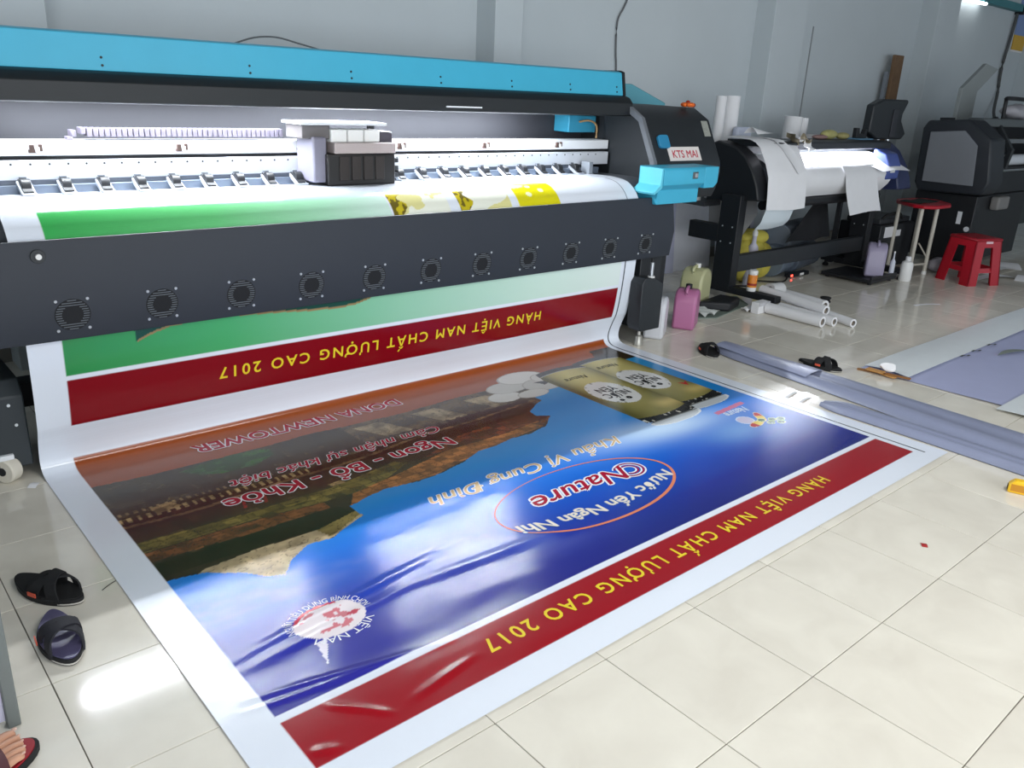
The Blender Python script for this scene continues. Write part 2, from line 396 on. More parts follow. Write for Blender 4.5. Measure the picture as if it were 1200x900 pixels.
# grey bezel: band around the opening
inner = [(2.140, .93), (2.125, 1.02), (2.137, 1.085), (2.258, 1.322), (2.36, 1.378)]
outer = [(2.112, .912), (2.092, 1.018), (2.102, 1.092), (2.232, 1.346), (2.352, 1.416)]
bm = B(); prism(bm, outer + inner[::-1], 0, HX0 - .028, HX0 + .001); obj('bezel', bm, BEZEL, pr, .002)
def slant(x, t, n):      # point on the slanted front of the head box, t up the slope, n off it
    a = Vector((0, 2.105, 1.09)); d = Vector((0, .130, .252)).normalized(); nn = Vector((0, -d.z, d.y))
    return Vector((x, 0, 0)) + a + d * t + nn * n
def slab(quad, n0, n1, m_, nm, par, bev=0.):
    bm = B(); v = [bm.verts.new(slant(x, t, n)) for n in (n0, n1) for x, t in quad]; k = len(quad)
    bm.faces.new(v[:k][::-1]); bm.faces.new(v[k:])
    for i in range(k): bm.faces.new((v[i], v[(i + 1) % k], v[k + (i + 1) % k], v[k + i]))
    return obj(nm, bm, m_, par, bev)
sg = slab([(3.115, .010), (3.43, .010), (3.43, .100), (3.115, .100)], 0, .004, mat('sign_white', rgb(228, 220, 216), .5), 'name_plate', pr)
slab([(3.535, .17), (3.60, .17), (3.60, .275), (3.535, .275)], 0, .002, mat('sticker_grey', rgb(150, 152, 144), .5, noise=.3, nscale=80), 'warning_label', pr)
# teal cup on the slanted front
bm = B(); a = slant(3.035, .115, -.002); b_ = slant(3.125, .125, .03)
prismpts = [slant(3.085 + .05 * np.sign(math.cos(t)) * abs(math.cos(t)) ** (.8 if math.cos(t) < 0 else .3), .132 + .043 * np.sign(math.sin(t)) * abs(math.sin(t)) ** .35, 0) for t in np.linspace(.1, 2 * PI + .1, 25)[:-1]]
v0 = [bm.verts.new(p) for p in prismpts]; nn = Vector((0, -.889, .458))
v1 = [bm.verts.new(p + nn * .02) for p in prismpts]; bm.faces.new(v0[::-1]); bm.faces.new(v1)
for i in range(len(v0)): bm.faces.new((v0[i], v0[(i + 1) % len(v0)], v1[(i + 1) % len(v0)], v1[i]))
obj('cap_cover', bm, mat('blue_cap', rgb(48, 134, 176), .4), pr, .004)
# teal front drawer
bm = B(); prism(bm, [(1.915, 1.082), (1.905, 1.07), (1.905, .985), (1.945, .952), (1.945, .868), (2.10, .868), (2.10, 1.082)], 0, 2.82, 3.21); d1 = obj('teal_drawer', bm, TEAL, pr, .004)
bm = B(); prism(bm, [(3.2105, 1.082), (3.345, 1.082), (3.345, .985), (3.31, .955), (3.2105, .955)], 1, 1.906, 2.10); obj('drawer_wing', bm, TEAL, pr, .004)
bm = B(); prism(bm, [(2.8195, 1.082), (2.805, 1.080), (2.80, .985), (2.742, .945), (2.752, .930), (2.8195, .968)], 1, 1.912, 2.08); obj('drawer_flange', bm, mat('teal_light', rgb(96, 196, 218), .4), pr, .003)
bm = B(); box(bm, 3.085, 3.135, 1.900, 1.906, 1.015, 1.055); o = obj('drawer_latch', bm, mat('latch_grey', rgb(96, 104, 106), .4, .4), d1, .003)
bm = B(); box(bm, 3.102, 3.128, 1.896, 1.901, 1.022, 1.048); obj('latch_lever', bm, STEEL, d1, .002)
# left end box, outside the photograph
bm = B(); prism(bm, prof, 0, -1.80, PX0 - .0); lb0 = obj('left_end_box', bm, BLACK, pr, .008)
bm = B(); prism(bm, [(1.915, 1.082), (1.905, 1.07), (1.905, .985), (1.945, .952), (1.945, .868), (2.10, .868), (2.10, 1.082)], 0, -1.74, -1.22); obj('left_drawer', bm, TEAL, pr, .004)
bm = B(); box(bm, -1.75, -1.20, 2.10, 2.70, .10, .86); obj('left_cabinet', bm, BLACK2, pr, .01)
bm = B(); box(bm, -1.75, -1.20, 2.2, 2.6, .0, .10); obj('foot_beam', bm, BLACK2, pr, .004)
# underside body and right leg of the printer
bm = B(); box(bm, 2.80, 3.00, 2.00, 2.65, .10, .56); obj('leg_housing', bm, mat('leg_black', rgb(34, 37, 41), .5), pr, .006)
bm = B(); box(bm, 3.03, 3.30, 2.20, 2.78, .10, .86); obj('ink_cabinet', bm, BLACK2, pr, .01)
bm = B(); box(bm, 2.80, 3.30, 2.30, 2.70, .04, .10); obj('foot_beam', bm, BLACK2, pr, .004)
# take-up motor box in front of the leg
bm = B(); prism(bm, [(2.715, .15), (2.715, .41), (2.74, .445), (2.85, .43), (2.915, .39), (2.915, .11), (2.74, .11)], 1, 1.90, 1.998); tk = obj('take_up_motor', bm, BLACK, pr, .006)
bm = B(); cyl(bm, (2.835, 1.94, .43), (2.835, 1.94, .525), .013, n=12); obj('tension_rod', bm, STEEL, tk)
bm = B(); cyl(bm, (2.835, 1.94, .428), (2.835, 1.94, .442), .022, n=14); obj('rod_collar', bm, WHITEP, tk)
bm = B(); cyl(bm, (2.835, 1.94, .522), (2.835, 1.94, .55), .009, n=10); obj('rod_tip', bm, BLACK2, tk)
bm = B(); lathe(bm, (2.80, 1.96, 0), [(.026, 0), (.028, .012), (.022, .03), (.022, .062), (.012, .07), (.010, .10)], 16); obj('levelling_foot', bm, mat('foot_steel', rgb(180, 178, 170), .35, .6), tk)
# left motor box and caster
bm = B(); prism(bm, [(2.08, .05), (2.08, .33), (2.13, .385), (2.46, .385), (2.50, .33), (2.50, .05)], 0, -1.10, -.548); lm = obj('left_motor_box', bm, mat('motor_box', rgb(46, 52, 56), .5), pr, .006)
for (x, z) in ((-.60, .30), (-.585, .22)):
    bm = B(); cyl(bm, (x, 2.08, z), (x, 2.076, z), .006, n=8); obj('screw', bm, SCREW, lm)
bm = B(); box(bm, -1.15, -.70, 2.12, 2.60, .38, .60); obj('left_leg', bm, BLACK2, pr)
bm = B(); cyl(bm, (-.655, 2.075, .048), (-.615, 2.105, .048), .048, n=24); cs = obj('caster', bm, CREAM, pr, .006)
bm = B(); cyl(bm, (-.658, 2.073, .048), (-.612, 2.107, .048), .016, n=14); obj('caster_axle', bm, BLACK2, cs)
bm = B(); box(bm, -.66, -.61, 2.065, 2.115, .092, .112); obj('caster_fork', bm, WHITEM, cs, .003)
bm = B(); box(bm, -1.0, 2.80, 2.42, 2.52, .16, .26); obj('cross_beam', bm, BLACK2, pr)
# ink supply with teal lid behind the head box
isx = thing('ink_tank_cabinet', 'teal lidded ink tank cabinet standing behind the right end of the large printer', 'cabinet', (3.45, 2.98, 0))
bm = B(); box(bm, 3.17, 3.75, 2.83, 3.22, .0, 1.404); obj('body', bm, TEAL2, isx, .006)
bm = B(); prism(bm, [(3.15, 1.406), (3.90, 1.406), (3.90, 1.430), (3.52, 1.545), (3.15, 1.545)], 1, 2.83, 3.20); lid_ = obj('lid', bm, mat('teal_grey', rgb(92, 160, 176), .5, noise=.04), isx, .008)
bm = B(); prism(bm, [(3.30, 1.5456), (3.42, 1.5456), (3.42, 1.549), (3.30, 1.549)], 1, 2.88, 2.97); obj('lid_sticker', bm, mat('label_mark', rgb(70, 110, 120), .5), isx)
# orange flower on top of the head box
fl = thing('orange_flower', 'small orange artificial flower lying on top of the head box of the large printer', 'flower', (3.51, 2.33, 1.412), local=True)
for k in range(6):
    a = k * PI / 3; bm = B(); ball(bm, (.026 * math.cos(a), .026 * math.sin(a), .018), .022, 1.1, .8, .65); 
    o = obj('petal', bm, mat('orange_petal', rgb(226, 104, 34), .6), fl)
bm = B(); ball(bm, (0, 0, .03), .016); obj('flower_centre', bm, mat('flower_core', rgb(150, 44, 20), .6), fl)
bm = B(); ball(bm, (.05, -.01, .016), .014); obj('bud', bm, mat('bud_red', rgb(120, 40, 34), .6), fl)
# ------------------------------------------------------------------ the printed banner: one long vinyl sheet
BX0, BX1 = -.530, 2.735
PROF = [(.035, .003), (1.80, .003), (1.95, .003), (2.01, .005), (2.05, .016), (2.07, .042), (2.068, .085), (2.045, .15), (2.02, .21), (1.998, .35), (1.988, .50), (1.986, .65),
        (1.996, .85), (2.017, .905), (2.056, .953), (2.114, .989), (2.205, 1.004), (2.289, 1.006), (2.40, 1.003), (2.56, 1.0)]
Pn = np.array(PROF); sl = np.r_[0, np.cumsum(np.hypot(*np.diff(Pn, axis=0).T))]
def catmull(p, n):
    out = []
    for i in range(len(p) - 1):
        a, b, c, d = p[max(i - 1, 0)], p[i], p[i + 1], p[min(i + 2, len(p) - 1)]
        L_ = np.hypot(*(c - b)); k = max(2, int(L_ / n))
        for t in np.linspace(0, 1, k, endpoint=False):
            m1 = (c - a) / max(np.hypot(*(c - a)), 1e-9) * L_; m2 = (d - b) / max(np.hypot(*(d - b)), 1e-9) * L_
            t2, t3 = t * t, t * t * t
            out.append((2 * t3 - 3 * t2 + 1) * b + (t3 - 2 * t2 + t) * m1 + (-2 * t3 + 3 * t2) * c + (t3 - t2) * m2)
    out.append(p[-1]); return np.array(out)
CP = catmull(Pn, .0045)
CP[:, 1] = np.maximum(CP[:, 1], .003)
_rng = np.random.RandomState(3); _lat = _rng.rand(256, 256)
def vnoise(x, y):
    xi = np.floor(x).astype(int); yi = np.floor(y).astype(int); fx = x - xi; fy = y - yi
    fx = fx * fx * (3 - 2 * fx); fy = fy * fy * (3 - 2 * fy)
    g_ = lambda a, b: _lat[a % 256, b % 256]
    return (g_(xi, yi) * (1 - fx) + g_(xi + 1, yi) * fx) * (1 - fy) + (g_(xi, yi + 1) * (1 - fx) + g_(xi + 1, yi + 1) * fx) * fy
def fbm(x, y, o=4):
    s = 0; a = .5; 
    for k in range(o): s = s + a * vnoise(x + 17 * k, y + 31 * k); x = x * 2; y = y * 2; a /= 2
    return s
def sstep(a, b, x):
    t = np.clip((x - a) / (b - a), 0, 1); return t * t * (3 - 2 * t)
def ridge(X, Y, x0, y0, x1, y1, w, h):
    dx, dy = x1 - x0, y1 - y0; L2 = dx * dx + dy * dy; t = np.clip(((X - x0) * dx + (Y - y0) * dy) / L2, 0, 1)
    d = np.hypot(X - x0 - t * dx, Y - y0 - t * dy); return h * np.exp(-(d / w) ** 2) * np.sin(PI * np.clip(t * .9 + .05, 0, 1))
def lift(X, Y):
    """how far the vinyl stands off the tiles: waves left over from the roll, a few creases near the left front corner"""
    on = sstep(1.85, 1.5, Y)
    h = .0052 * (fbm(X * 1.7 + 3, Y * 5.0, 3) - .2) * sstep(2.0, .7, X) + .0012 * fbm(X * 2 + 9, Y * 3, 2)
    h = h + .0016 * (fbm(X * 4 + 3, Y * 13, 2) - .3) * sstep(1.7, .9, X)
    h = h + ridge(X, Y, -.45, .44, .10, .32, .013, .0048) + ridge(X, Y, -.46, .40, -.05, .345, .010, .004)
    h = h + ridge(X, Y, -.30, .31, -.18, .18, .012, .004) + ridge(X, Y, -.12, .19, .12, .23, .014, .003) + ridge(X, Y, -.40, .19, -.34, .16, .012, .004)
    h = h + ridge(X, Y, -.42, .60, .35, .72, .02, .005) + ridge(X, Y, -.40, .55, .2, .62, .02, .004) + ridge(X, Y, .1, .62, .9, .58, .025, .004)
    return np.maximum(h, 0) * on * sstep(.02, .12, Y)
def pip(X, Y, poly):
    ins = np.zeros(X.shape, bool); n = len(poly)
    for i in range(n):
        x0, y0 = poly[i]; x1, y1 = poly[(i + 1) % n]
        if y0 == y1: continue
        c = ((y0 > Y) != (y1 > Y)) & (X < (x1 - x0) * (Y - y0) / (y1 - y0) + x0); ins ^= c
    return ins
def col(r, g_, b_): return np.array(rgb(r, g_, b_))
def put(A, mask, c): A[mask] = c
def mixin(A, w, c):
    w = w[..., None]; A[:] = A * (1 - w) + np.asarray(c) * w
VINYL = col(226, 232, 242)
def art_floor(X, Y):
    A = np.empty(X.shape + (3,)); A[:] = VINYL
    ink = (X > -.415) & (X < 2.600)
    # sky to sea gradient
    sky = ink & (Y > .345)
    G = np.empty_like(A); wv = fbm(X * 1.2, Y * 4.5, 4) * .5
    t = np.clip(Y + .08 * (wv - .25) * 2, .3, 1.9)
    stops = [(.30, col(10, 20, 108)), (.50, col(16, 36, 140)), (.72, col(20, 78, 186)), (.95, col(26, 116, 220)), (1.15, col(26, 128, 206)), (1.9, col(42, 146, 198))]
    for c in range(3): G[..., c] = np.interp(t, [s[0] for s in stops], [s[1][c] for s in stops])
    mixin(G, sstep(1.4, -.3, X) * sstep(.95, .45, Y) * .55, col(58, 52, 166))  # violet cast of the reflection painted into the left of the print
    cl = sstep(.50, .75, fbm(X * 2.2 + 5, Y * 5 + 2, 4) * 1.06)
    band = np.exp(-((Y - .98 + .10 * (X - 1.9)) / .11) ** 2) * np.exp(-((X - 1.85) / .42) ** 2)
    mixin(G, np.clip(band * .85, 0, 1), col(205, 228, 246))
    mixin(G, np.clip(np.exp(-((Y - .76) / .10) ** 2 - ((X - 2.15) / .22) ** 2) * .6 * (.5 + wv), 0, 1), col(160, 205, 240))
    mixin(G, cl * sstep(1.3, .2, X) * sstep(1.0, .8, Y) * sstep(.38, .6, Y) * .35, col(150, 170, 235))  # slight clouds, partly reflected glare painted into the print colour
    A[sky] = G[sky]
    # picture of an old harbour town in browns, upside down
    shore = [(-.415, 1.075), (-.303, 1.055), (-.20, .97), (-.16, .92), (-.11, .897), (-.06, .96), (.028, 1.018), (.12, 1.01), (.20, 1.05), (.283, 1.086), (.279, 1.168), (.36, 1.19), (.453, 1.21),
             (.60, 1.19), (.728, 1.197), (.86, 1.23), (.971, 1.279), (1.08, 1.28), (1.182, 1.299), (1.30, 1.295), (1.411, 1.32), (1.516, 1.402), (1.458, 1.442), (1.47, 1.50), (1.56, 1.55), (1.624, 1.578), (1.62, 1.66), (1.70, 1.72)]
    rough = .015 * (fbm(X * 14, Y * 14, 2) - .45)
    town = pip(X, Y + rough, shore + [(1.70, 2.3), (-.415, 2.3)]) & ink
    n1 = fbm(X * 9, Y * 22, 4); n2 = fbm(X * 30, Y * 30, 3); n3 = fbm(X * 4, Y * 14, 3)
    Tn = np.empty_like(A); Tn[:] = col(62, 48, 34)
    put(Tn, Y > 1.53, col(70, 64, 42)); put(Tn, (Y > 1.56) & (X > .62), col(104, 94, 74))
    stripe = ((X * 3.2 + Y * 1.6) % 1.0 < .45) & (Y > 1.63) & (Y < 1.80) & (X > .58) & (X < 1.45)
    put(Tn, stripe, col(168, 160, 134)); put(Tn, ((X * 16) % 1. < .35) & (Y > 1.55) & (Y < 1.64) & (X > .65) & (X < 1.5), col(66, 52, 40))
    put(Tn, (Y > 1.36) & (Y < 1.52 + .11 * np.clip(X - .2, 0, 1.0)) & (X < 1.55), col(56, 28, 20))
    put(Tn, np.abs(Y - (1.475 + .09 * np.clip(X - .1, 0, 1.2) + .01 * np.sin(X * 9))) < .009, col(128, 104, 78))
    put(Tn, (np.abs(Y - 1.525) < .018) & ((X * 31) % 1 < .4) & (X < .3), col(176, 160, 120)); put(Tn, (np.abs(Y - 1.575) < .010) & ((X * 37) % 1 < .4) & (X < .2), col(150, 136, 104))
    put(Tn, pip(X, Y, [(-.43, 1.355), (-.04, 1.335), (.30, 1.34), (.62, 1.40), (.66, 1.36), (.45, 1.25), (.2, 1.255), (-.03, 1.278), (-.43, 1.278)]), col(118, 108, 54))
    put(Tn, pip(X, Y, [(-.43, 1.278), (-.03, 1.272), (.22, 1.25), (.22, 1.20), (-.1, 1.195), (-.43, 1.215)]), col(134, 84, 48))
    put(Tn, pip(X, Y, [(.28, 1.16), (.34, 1.25), (.60, 1.30), (.85, 1.36), (1.30, 1.40), (1.5, 1.44), (1.53, 1.40), (1.40, 1.33), (1.0, 1.27), (.7, 1.2), (.453, 1.2)]), col(176, 116, 62))
    put(Tn, pip(X, Y, [(.75, 1.36), (1.0, 1.46), (1.5, 1.50), (1.52, 1.40), (1.2, 1.36)]), col(112, 58, 34))
    put(Tn, pip(X, Y, [(-.43, 1.20), (-.1, 1.19), (.22, 1.20), (.30, 1.12), (.12, 1.09), (-.1, 1.10), (-.43, 1.11)]), col(44, 36, 22))
    put(Tn, pip(X, Y, [(-.30, 1.075), (-.12, 1.09), (.10, 1.085), (.283, 1.13), (.30, 1.06), (.03, .99), (-.11, .87), (-.25, 1.0), (-.34, 1.05)]), col(206, 194, 162))
    put(Tn, pip(X, Y, [(.10, 1.085), (.283, 1.13), (.285, 1.10), (.12, 1.02)]), col(150, 138, 84))
    put(Tn, pip(X, Y, [(-.30, 1.57), (-.22, 1.58), (-.2, 1.53), (-.29, 1.515)]) | pip(X, Y, [(.30, 1.37), (.36, 1.375), (.37, 1.35), (.31, 1.345)]), col(166, 146, 106))
    red = ((np.abs(X + .02 - (Y - 1.4) * .3) < .006) | (np.abs(X - .06 - (Y - 1.4) * .3) < .006)) & (Y > 1.375) & (Y < 1.45); put(Tn, red, col(150, 30, 40))
    bush = pip(X, Y + rough, [(-.11, 1.80), (-.05, 1.73), (.02, 1.695), (.16, 1.69), (.26, 1.74), (.27, 1.80), (.2, 1.835), (.083, 1.84)])
    put(Tn, bush, col(52, 104, 44))
    Tn *= np.array([.80, .70, .60]) * np.clip(.05 + 1.35 * n1 + .75 * (n2 - .2) + .4 * (n3 - .45), .15, 2)[..., None]
    cu_, cv_ = X * 19 + Y * 7 + .6 * n1, Y * 27 + .5 * n2; ci, cj = np.floor(cu_).astype(int), np.floor(cv_).astype(int)
    blk = _lat[ci % 256, (cj * 7) % 256]; edge_ = (cu_ - ci < .12) | (cv_ - cj < .16)
    town_w = sstep(1.12, 1.2, Y) * sstep(1.72, 1.55, Y)
    Tn *= (1 + town_w * (1.1 * blk - .55))[..., None]; Tn[edge_ & (town_w > .5) & (blk > .35)] *= .55
    Tn *= (1 + .5 * sstep(1.5, 1.62, Y) * (vnoise(X * 46, Y * 7) - .5))[..., None]
    lines = np.abs((fbm(X * 7, Y * 16, 3) * 9) % 1 - .5) < .05
    Tn[lines] *= .5
    A[town] = Tn[town]
    # brown ground beyond it
    br = ink & (Y + .06 * (fbm(X * 2.2, Y, 3) - .45) + rough > 1.835)
    Bn = np.empty_like(A); Bn[:] = col(146, 70, 28); Bn *= (.86 + .3 * fbm(X * 1.5, Y * 7, 3))[..., None]
    A[br] = Bn[br]
    # right end: dark trees
    put(A, ink & (X > 2.34) & (Y > 1.80) & (X + .4 * (fbm(X * 9, Y * 9, 2) - .5) > 2.36) & (Y < 2.02), col(54, 44, 26))
    # pale birds nests by the cans
    for (x, y, rx, ry, sh) in ((1.50, 1.72, .10, .065, 1), (1.60, 1.82, .13, .075, .94), (1.76, 1.90, .15, .085, 1.03), (1.80, 1.76, .13, .085, .92), (1.66, 1.68, .10, .05, .97), (1.88, 1.83, .09, .07, 1)):
        e = ((X - x) / rx) ** 2 + ((Y - y) / ry) ** 2
        put(A, e < 1, col(int(206 * sh), int(206 * sh), int(202 * sh))); put(A, (e < 1) & (e > .86), col(168, 166, 160))
    put(A, pip(X, Y, [(1.76, 1.80), (1.90, 1.79), (1.86, 1.765), (1.80, 1.745), (1.79, 1.775)]), col(60, 62, 64))
    # two drink cans
    for (xc, hw, y0, y1) in ((2.325, .185, 1.115, 1.93), (2.025, .185, 1.07, 1.91)):
        u = (X - xc) / hw; sh_ = 1 - .3 * sstep(.62, 1., (Y - y0) / (y1 - y0)) * 0
        top = y1 - .03 * u * u
        body = (np.abs(u) < np.where(Y > y1 - .10, 1 - (Y - (y1 - .10)) * 1.6, 1.)) & (Y > y0 - .03 * (1 - u * u)) & (Y < top)
        K = np.empty_like(A); sh2 = np.clip(1 - (np.abs(u - .1) / .95) ** 2, 0, 1)
        K[:] = col(92, 88, 34); mixin(K, np.clip(sh2 * (.35 + .65 * sstep(y0 + .05, y1 - .2, Y)), 0, 1), col(206, 194, 122)); K *= (.85 + .3 * fbm(X * 7, Y * 9, 3))[..., None]
        mixin(K, np.exp(-((Y - (y0 + .13)) / .05) ** 2) * sstep(0, .6, u) * .7, col(222, 196, 120))
        put(K, Y > top - .045, col(58, 60, 62)); put(K, (Y > top - .052) & (Y < top - .045), col(170, 170, 165))
        put(K, Y < y0 + .055 - .03 * (1 - u * u) + .01, col(28, 28, 26)); put(K, (Y < y0 + .035) & (Y > y0 - .005) & (vnoise(X * 55 + 3, Y * 55) > .78), col(200, 198, 186))
        e = ((X - (xc - .005)) / .125) ** 2 + ((Y - (y0 + .38 + .01)) / .165) ** 2 + .14 * (fbm(X * 26, Y * 26, 2) - .45)
        put(K, e < 1, col(226, 226, 224)); put(K, (e < .98) & (e > .80) & (fbm(X * 60, Y * 30, 2) > .52), col(150, 150, 140))
        A[body] = K[body]
        e = ((X - xc) / (hw * 1.0)) ** 2 + ((Y - (y0 - .03)) / .050) ** 2
        bs = (e < 1) & (Y < y0 - .012); put(A, bs, col(196, 202, 206)); put(A, bs & (e > .8), col(226, 230, 232)); put(A, bs & (Y > y0 - .02), col(120, 122, 120))
    put(A, pip(X, Y, [(2.43, 1.36), (2.46, 1.30), (2.50, 1.36), (2.47, 1.34)]), col(190, 40, 30))
    # red band with a white line over it
    put(A, ink & (Y > .135) & (Y < .318), col(152, 8, 24))
    # round mark at left
    d = np.hypot((X + .115) / 1.12, (Y - .61) / .80); 
    put(A, d < .098, col(232, 222, 226)); put(A, (d < .098) & (d > .086) & (Y > .64) & (X < -.06), col(196, 30, 60))
    put(A, (d < .08) & (fbm(X * 26 + 4, Y * 44, 3) > .60), col(206, 120, 130)); put(A, pip(X, Y, [(-.20, .53), (-.16, .545), (-.215, .44)]), col(228, 222, 236))
    put(A, pip(X, Y, [(-.07, .60), (-.045, .585), (-.02, .60), (-.04, .61)]), col(190, 60, 80))
    # small emblem at right: pale disc, red and yellow petals, green leaves
    e = ((X - 2.275) / .05) ** 2 + ((Y - .815) / .045) ** 2; put(A, (e < 1), col(196, 190, 214)); put(A, (e < 1) & (e > .75), col(208, 220, 240))
    for (x, y, a, c) in ((2.285, .755, .15, 0), (2.375, .80, 1.0, 1)):
        dx, dy = X - x, Y - y; p = dx * math.cos(a) + dy * math.sin(a); q = -dx * math.sin(a) + dy * math.cos(a); e = (p / .055) ** 2 + (q / .022) ** 2
        put(A, e < 1.25, col(236, 220, 200)); put(A, e < 1, col(226, 196, 90)); put(A, (e < 1) & (p < -.008 if c == 0 else p > .012), col(176, 34, 40))
    for (x, y) in ((2.36, .725), (2.40, .745), (2.345, .77), (2.41, .70), (2.445, .725)):
        e = ((X - x) / .022) ** 2 + ((Y - y) / .017) ** 2; put(A, e < 1.35, col(214, 224, 180)); put(A, e < .8, col(40, 92, 56))
    # red underline of the small script
    put(A, pip(X, Y, [(2.22, .965), (2.475, .985), (2.475, .955), (2.22, .935)]), col(200, 120, 150))
    put(A, (np.abs(X - 2.640) < .0035) & (Y > .10), col(58, 60, 70))
    return A
def art_hang(X, Z):
    A = np.empty(X.shape + (3,)); A[:] = VINYL
    ink = (X > -.415) & (X < 2.605)
    br = ink & (Z < .045) & (X < 2.58); Bn = np.empty_like(A); Bn[:] = col(146, 70, 28); Bn *= (.85 + .3 * fbm(X * 1.5, Z * 7 + 13, 3))[..., None]; A[br] = Bn[br]
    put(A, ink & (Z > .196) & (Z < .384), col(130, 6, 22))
    G = np.empty_like(A)
    for c in range(3): G[..., c] = np.interp(X, [-.42, .2, .8, 1.4, 2.0, 2.6], [s[c] for s in (col(44, 140, 74), col(74, 168, 104), col(124, 190, 150), col(168, 208, 186), col(200, 224, 212), col(222, 234, 230))])
    gr = ink & (Z > .402); A[gr] = G[gr]
    xs = [-.17, -.165, -.16, -.09, -.03, .06, .142, .30, .437, .58, .725, .80, .88, .93]; zs = [.70, .60, .496, .525, .541, .549, .551, .543, .534, .521, .516, .521, .541, .70]
    edge = np.interp(X, xs, zs); k = ink & (Z > edge) & (X > -.165) & (X < .93); A[k] = col(22, 72, 54)
    e2 = ink & (np.abs(Z - edge) < .0045) & (X > -.155) & (X < .92); A[e2] = col(148, 124, 80)
    put(A, k & (np.abs(Z - .556) < .006) & ((np.abs(X - .50) < .022) | (np.abs(X - .585) < .02) | (np.abs(X - .66) < .012)), col(220, 230, 226))
    put(A, (np.abs(X - 2.640) < .0035), col(58, 60, 70))
    return A
def art_top(X, Y):
    A = np.empty(X.shape + (3,)); A[:] = VINYL
    G = np.empty_like(A)
    for c in range(3): G[..., c] = np.interp(X, [-.42, .2, .7, 1.0], [s[c] for s in (col(58, 170, 84), col(104, 196, 124), col(166, 216, 184), col(206, 232, 220))])
    w = ((X > -.415) & (X < 1.02)) * sstep(2.17, 2.09, Y) ; mixin(A, w, 0); A += G * w[..., None]
    for x0, x1 in ((1.03, 1.36), (1.42, 1.75)):
        k = (X > x0 - (Y - 2.0) * .0) & (X < x1) & (Y < 2.13); n = fbm(X * 7 + x0, Y * 14, 3)
        c_ = np.where((n > .47)[..., None], col(222, 216, 150), col(234, 236, 222)); A[k] = c_[k]
        kk = k & (X < x0 + .07 + .02 * np.sin(Y * 90)); A[kk] = np.where((vnoise(X * 60, Y * 60) > .45)[..., None], col(196, 178, 30), col(110, 96, 30))[kk]
    k = (X > 1.80) & (X < 2.10) & (Y < 2.15); A[k] = col(222, 212, 20); put(A, k & ((np.hypot((X - 1.90) / 1.6, Y - 2.06) < .012) | (np.hypot((X - 2.0) / 1.6, Y - 2.08) < .012) | (np.hypot((X - 1.93) / 1.6, Y - 2.11) < .01)), col(240, 240, 190))
    sc = (np.abs(Y - 2.25 - .01 * np.sin(X * 40)) < .022) & (X > .05) & (X < .78) & (vnoise(X * 70, Y * 40 + X * 30) > .74); put(A, sc, col(170, 90, 80))
    put(A, (np.abs(X - 2.640) < .003), col(58, 60, 70))
    return A
nx = 640; xs = np.linspace(BX0, BX1, nx); ny = len(CP)
XX, K = np.meshgrid(xs, np.arange(ny)); YY = CP[K, 0]; ZZ = CP[K, 1]
ih = int(np.argmax(CP[:, 1] > .044)); it = int(np.argmax(CP[:, 1] > .895))
colr = np.empty((ny, nx, 3))
colr[:ih] = art_floor(XX[:ih], YY[:ih]); colr[ih:it] = art_hang(XX[ih:it], ZZ[ih:it]); colr[it:] = art_top(XX[it:], YY[it:])
LZ = np.where((K < ih), lift(XX, YY) * (ZZ < .01), 0)
# slight sag of the hanging part, front edge a little askew as it lies on the floor
sag = np.where((K >= ih) & (K < it), .006 * np.sin((XX - BX0) * 2.1) * np.sin(np.clip((ZZ - .05) / .5, 0, 1) * PI), 0)
V = np.stack([XX, YY + sag, ZZ + LZ], -1).reshape(-1, 3)
idx = np.arange(ny * nx).reshape(ny, nx)
F_ = np.stack([idx[:-1, :-1], idx[:-1, 1:], idx[1:, 1:], idx[1:, :-1]], -1).reshape(-1, 4)
me = bpy.data.meshes.new('printed_banner')
me.vertices.add(len(V)); me.vertices.foreach_set('co', V.ravel().astype('f'))
me.loops.add(F_.size); me.loops.foreach_set('vertex_index', F_.ravel().astype('i'))
me.polygons.add(len(F_)); me.polygons.foreach_set('loop_start', (np.arange(len(F_)) * 4).astype('i'))
me.update(calc_edges=True); me.polygons.foreach_set('use_smooth', np.ones(len(F_), bool))
ca = me.color_attributes.new('print', 'FLOAT_COLOR', 'POINT')
ca.data.foreach_set('color', np.c_[colr.reshape(-1, 3), np.ones(ny * nx)].ravel().astype('f'))
M = bpy.data.materials.new('printed_vinyl'); M.use_nodes = True; nt = M.node_tree; b = nt.nodes['Principled BSDF']
at = nt.nodes.new('ShaderNodeVertexColor'); at.layer_name = 'print'; nt.links.new(at.outputs[0], b.inputs['Base Color'])
b.inputs['Roughness'].default_value = .17; b.inputs['IOR'].default_value = 1.49
tc = nt.nodes.new('ShaderNodeTexCoord'); n = nt.nodes.new('ShaderNodeTexWave'); n.wave_type = 'BANDS'; n.bands_direction = 'Y'; n.inputs['Scale'].default_value = 60; n.inputs['Distortion'].default_value = 1.5
n.inputs['Detail'].default_value = 1
nt.links.new(tc.outputs['Object'], n.inputs['Vector']); bp = nt.nodes.new('ShaderNodeBump'); bp.inputs['Strength'].default_value = .10; bp.inputs['Distance'].default_value = .001
nt.links.new(n.outputs[1], bp.inputs['Height']); nt.links.new(bp.outputs[0], b.inputs['Normal'])
me.materials.append(M)
banner = bpy.data.objects.new('printed_banner', me); C.objects.link(banner); OFF[banner.name] = (0, 0, 0)
tag(banner, 'printed vinyl banner running off the large printer onto the tiles, blue with a red band', 'banner')

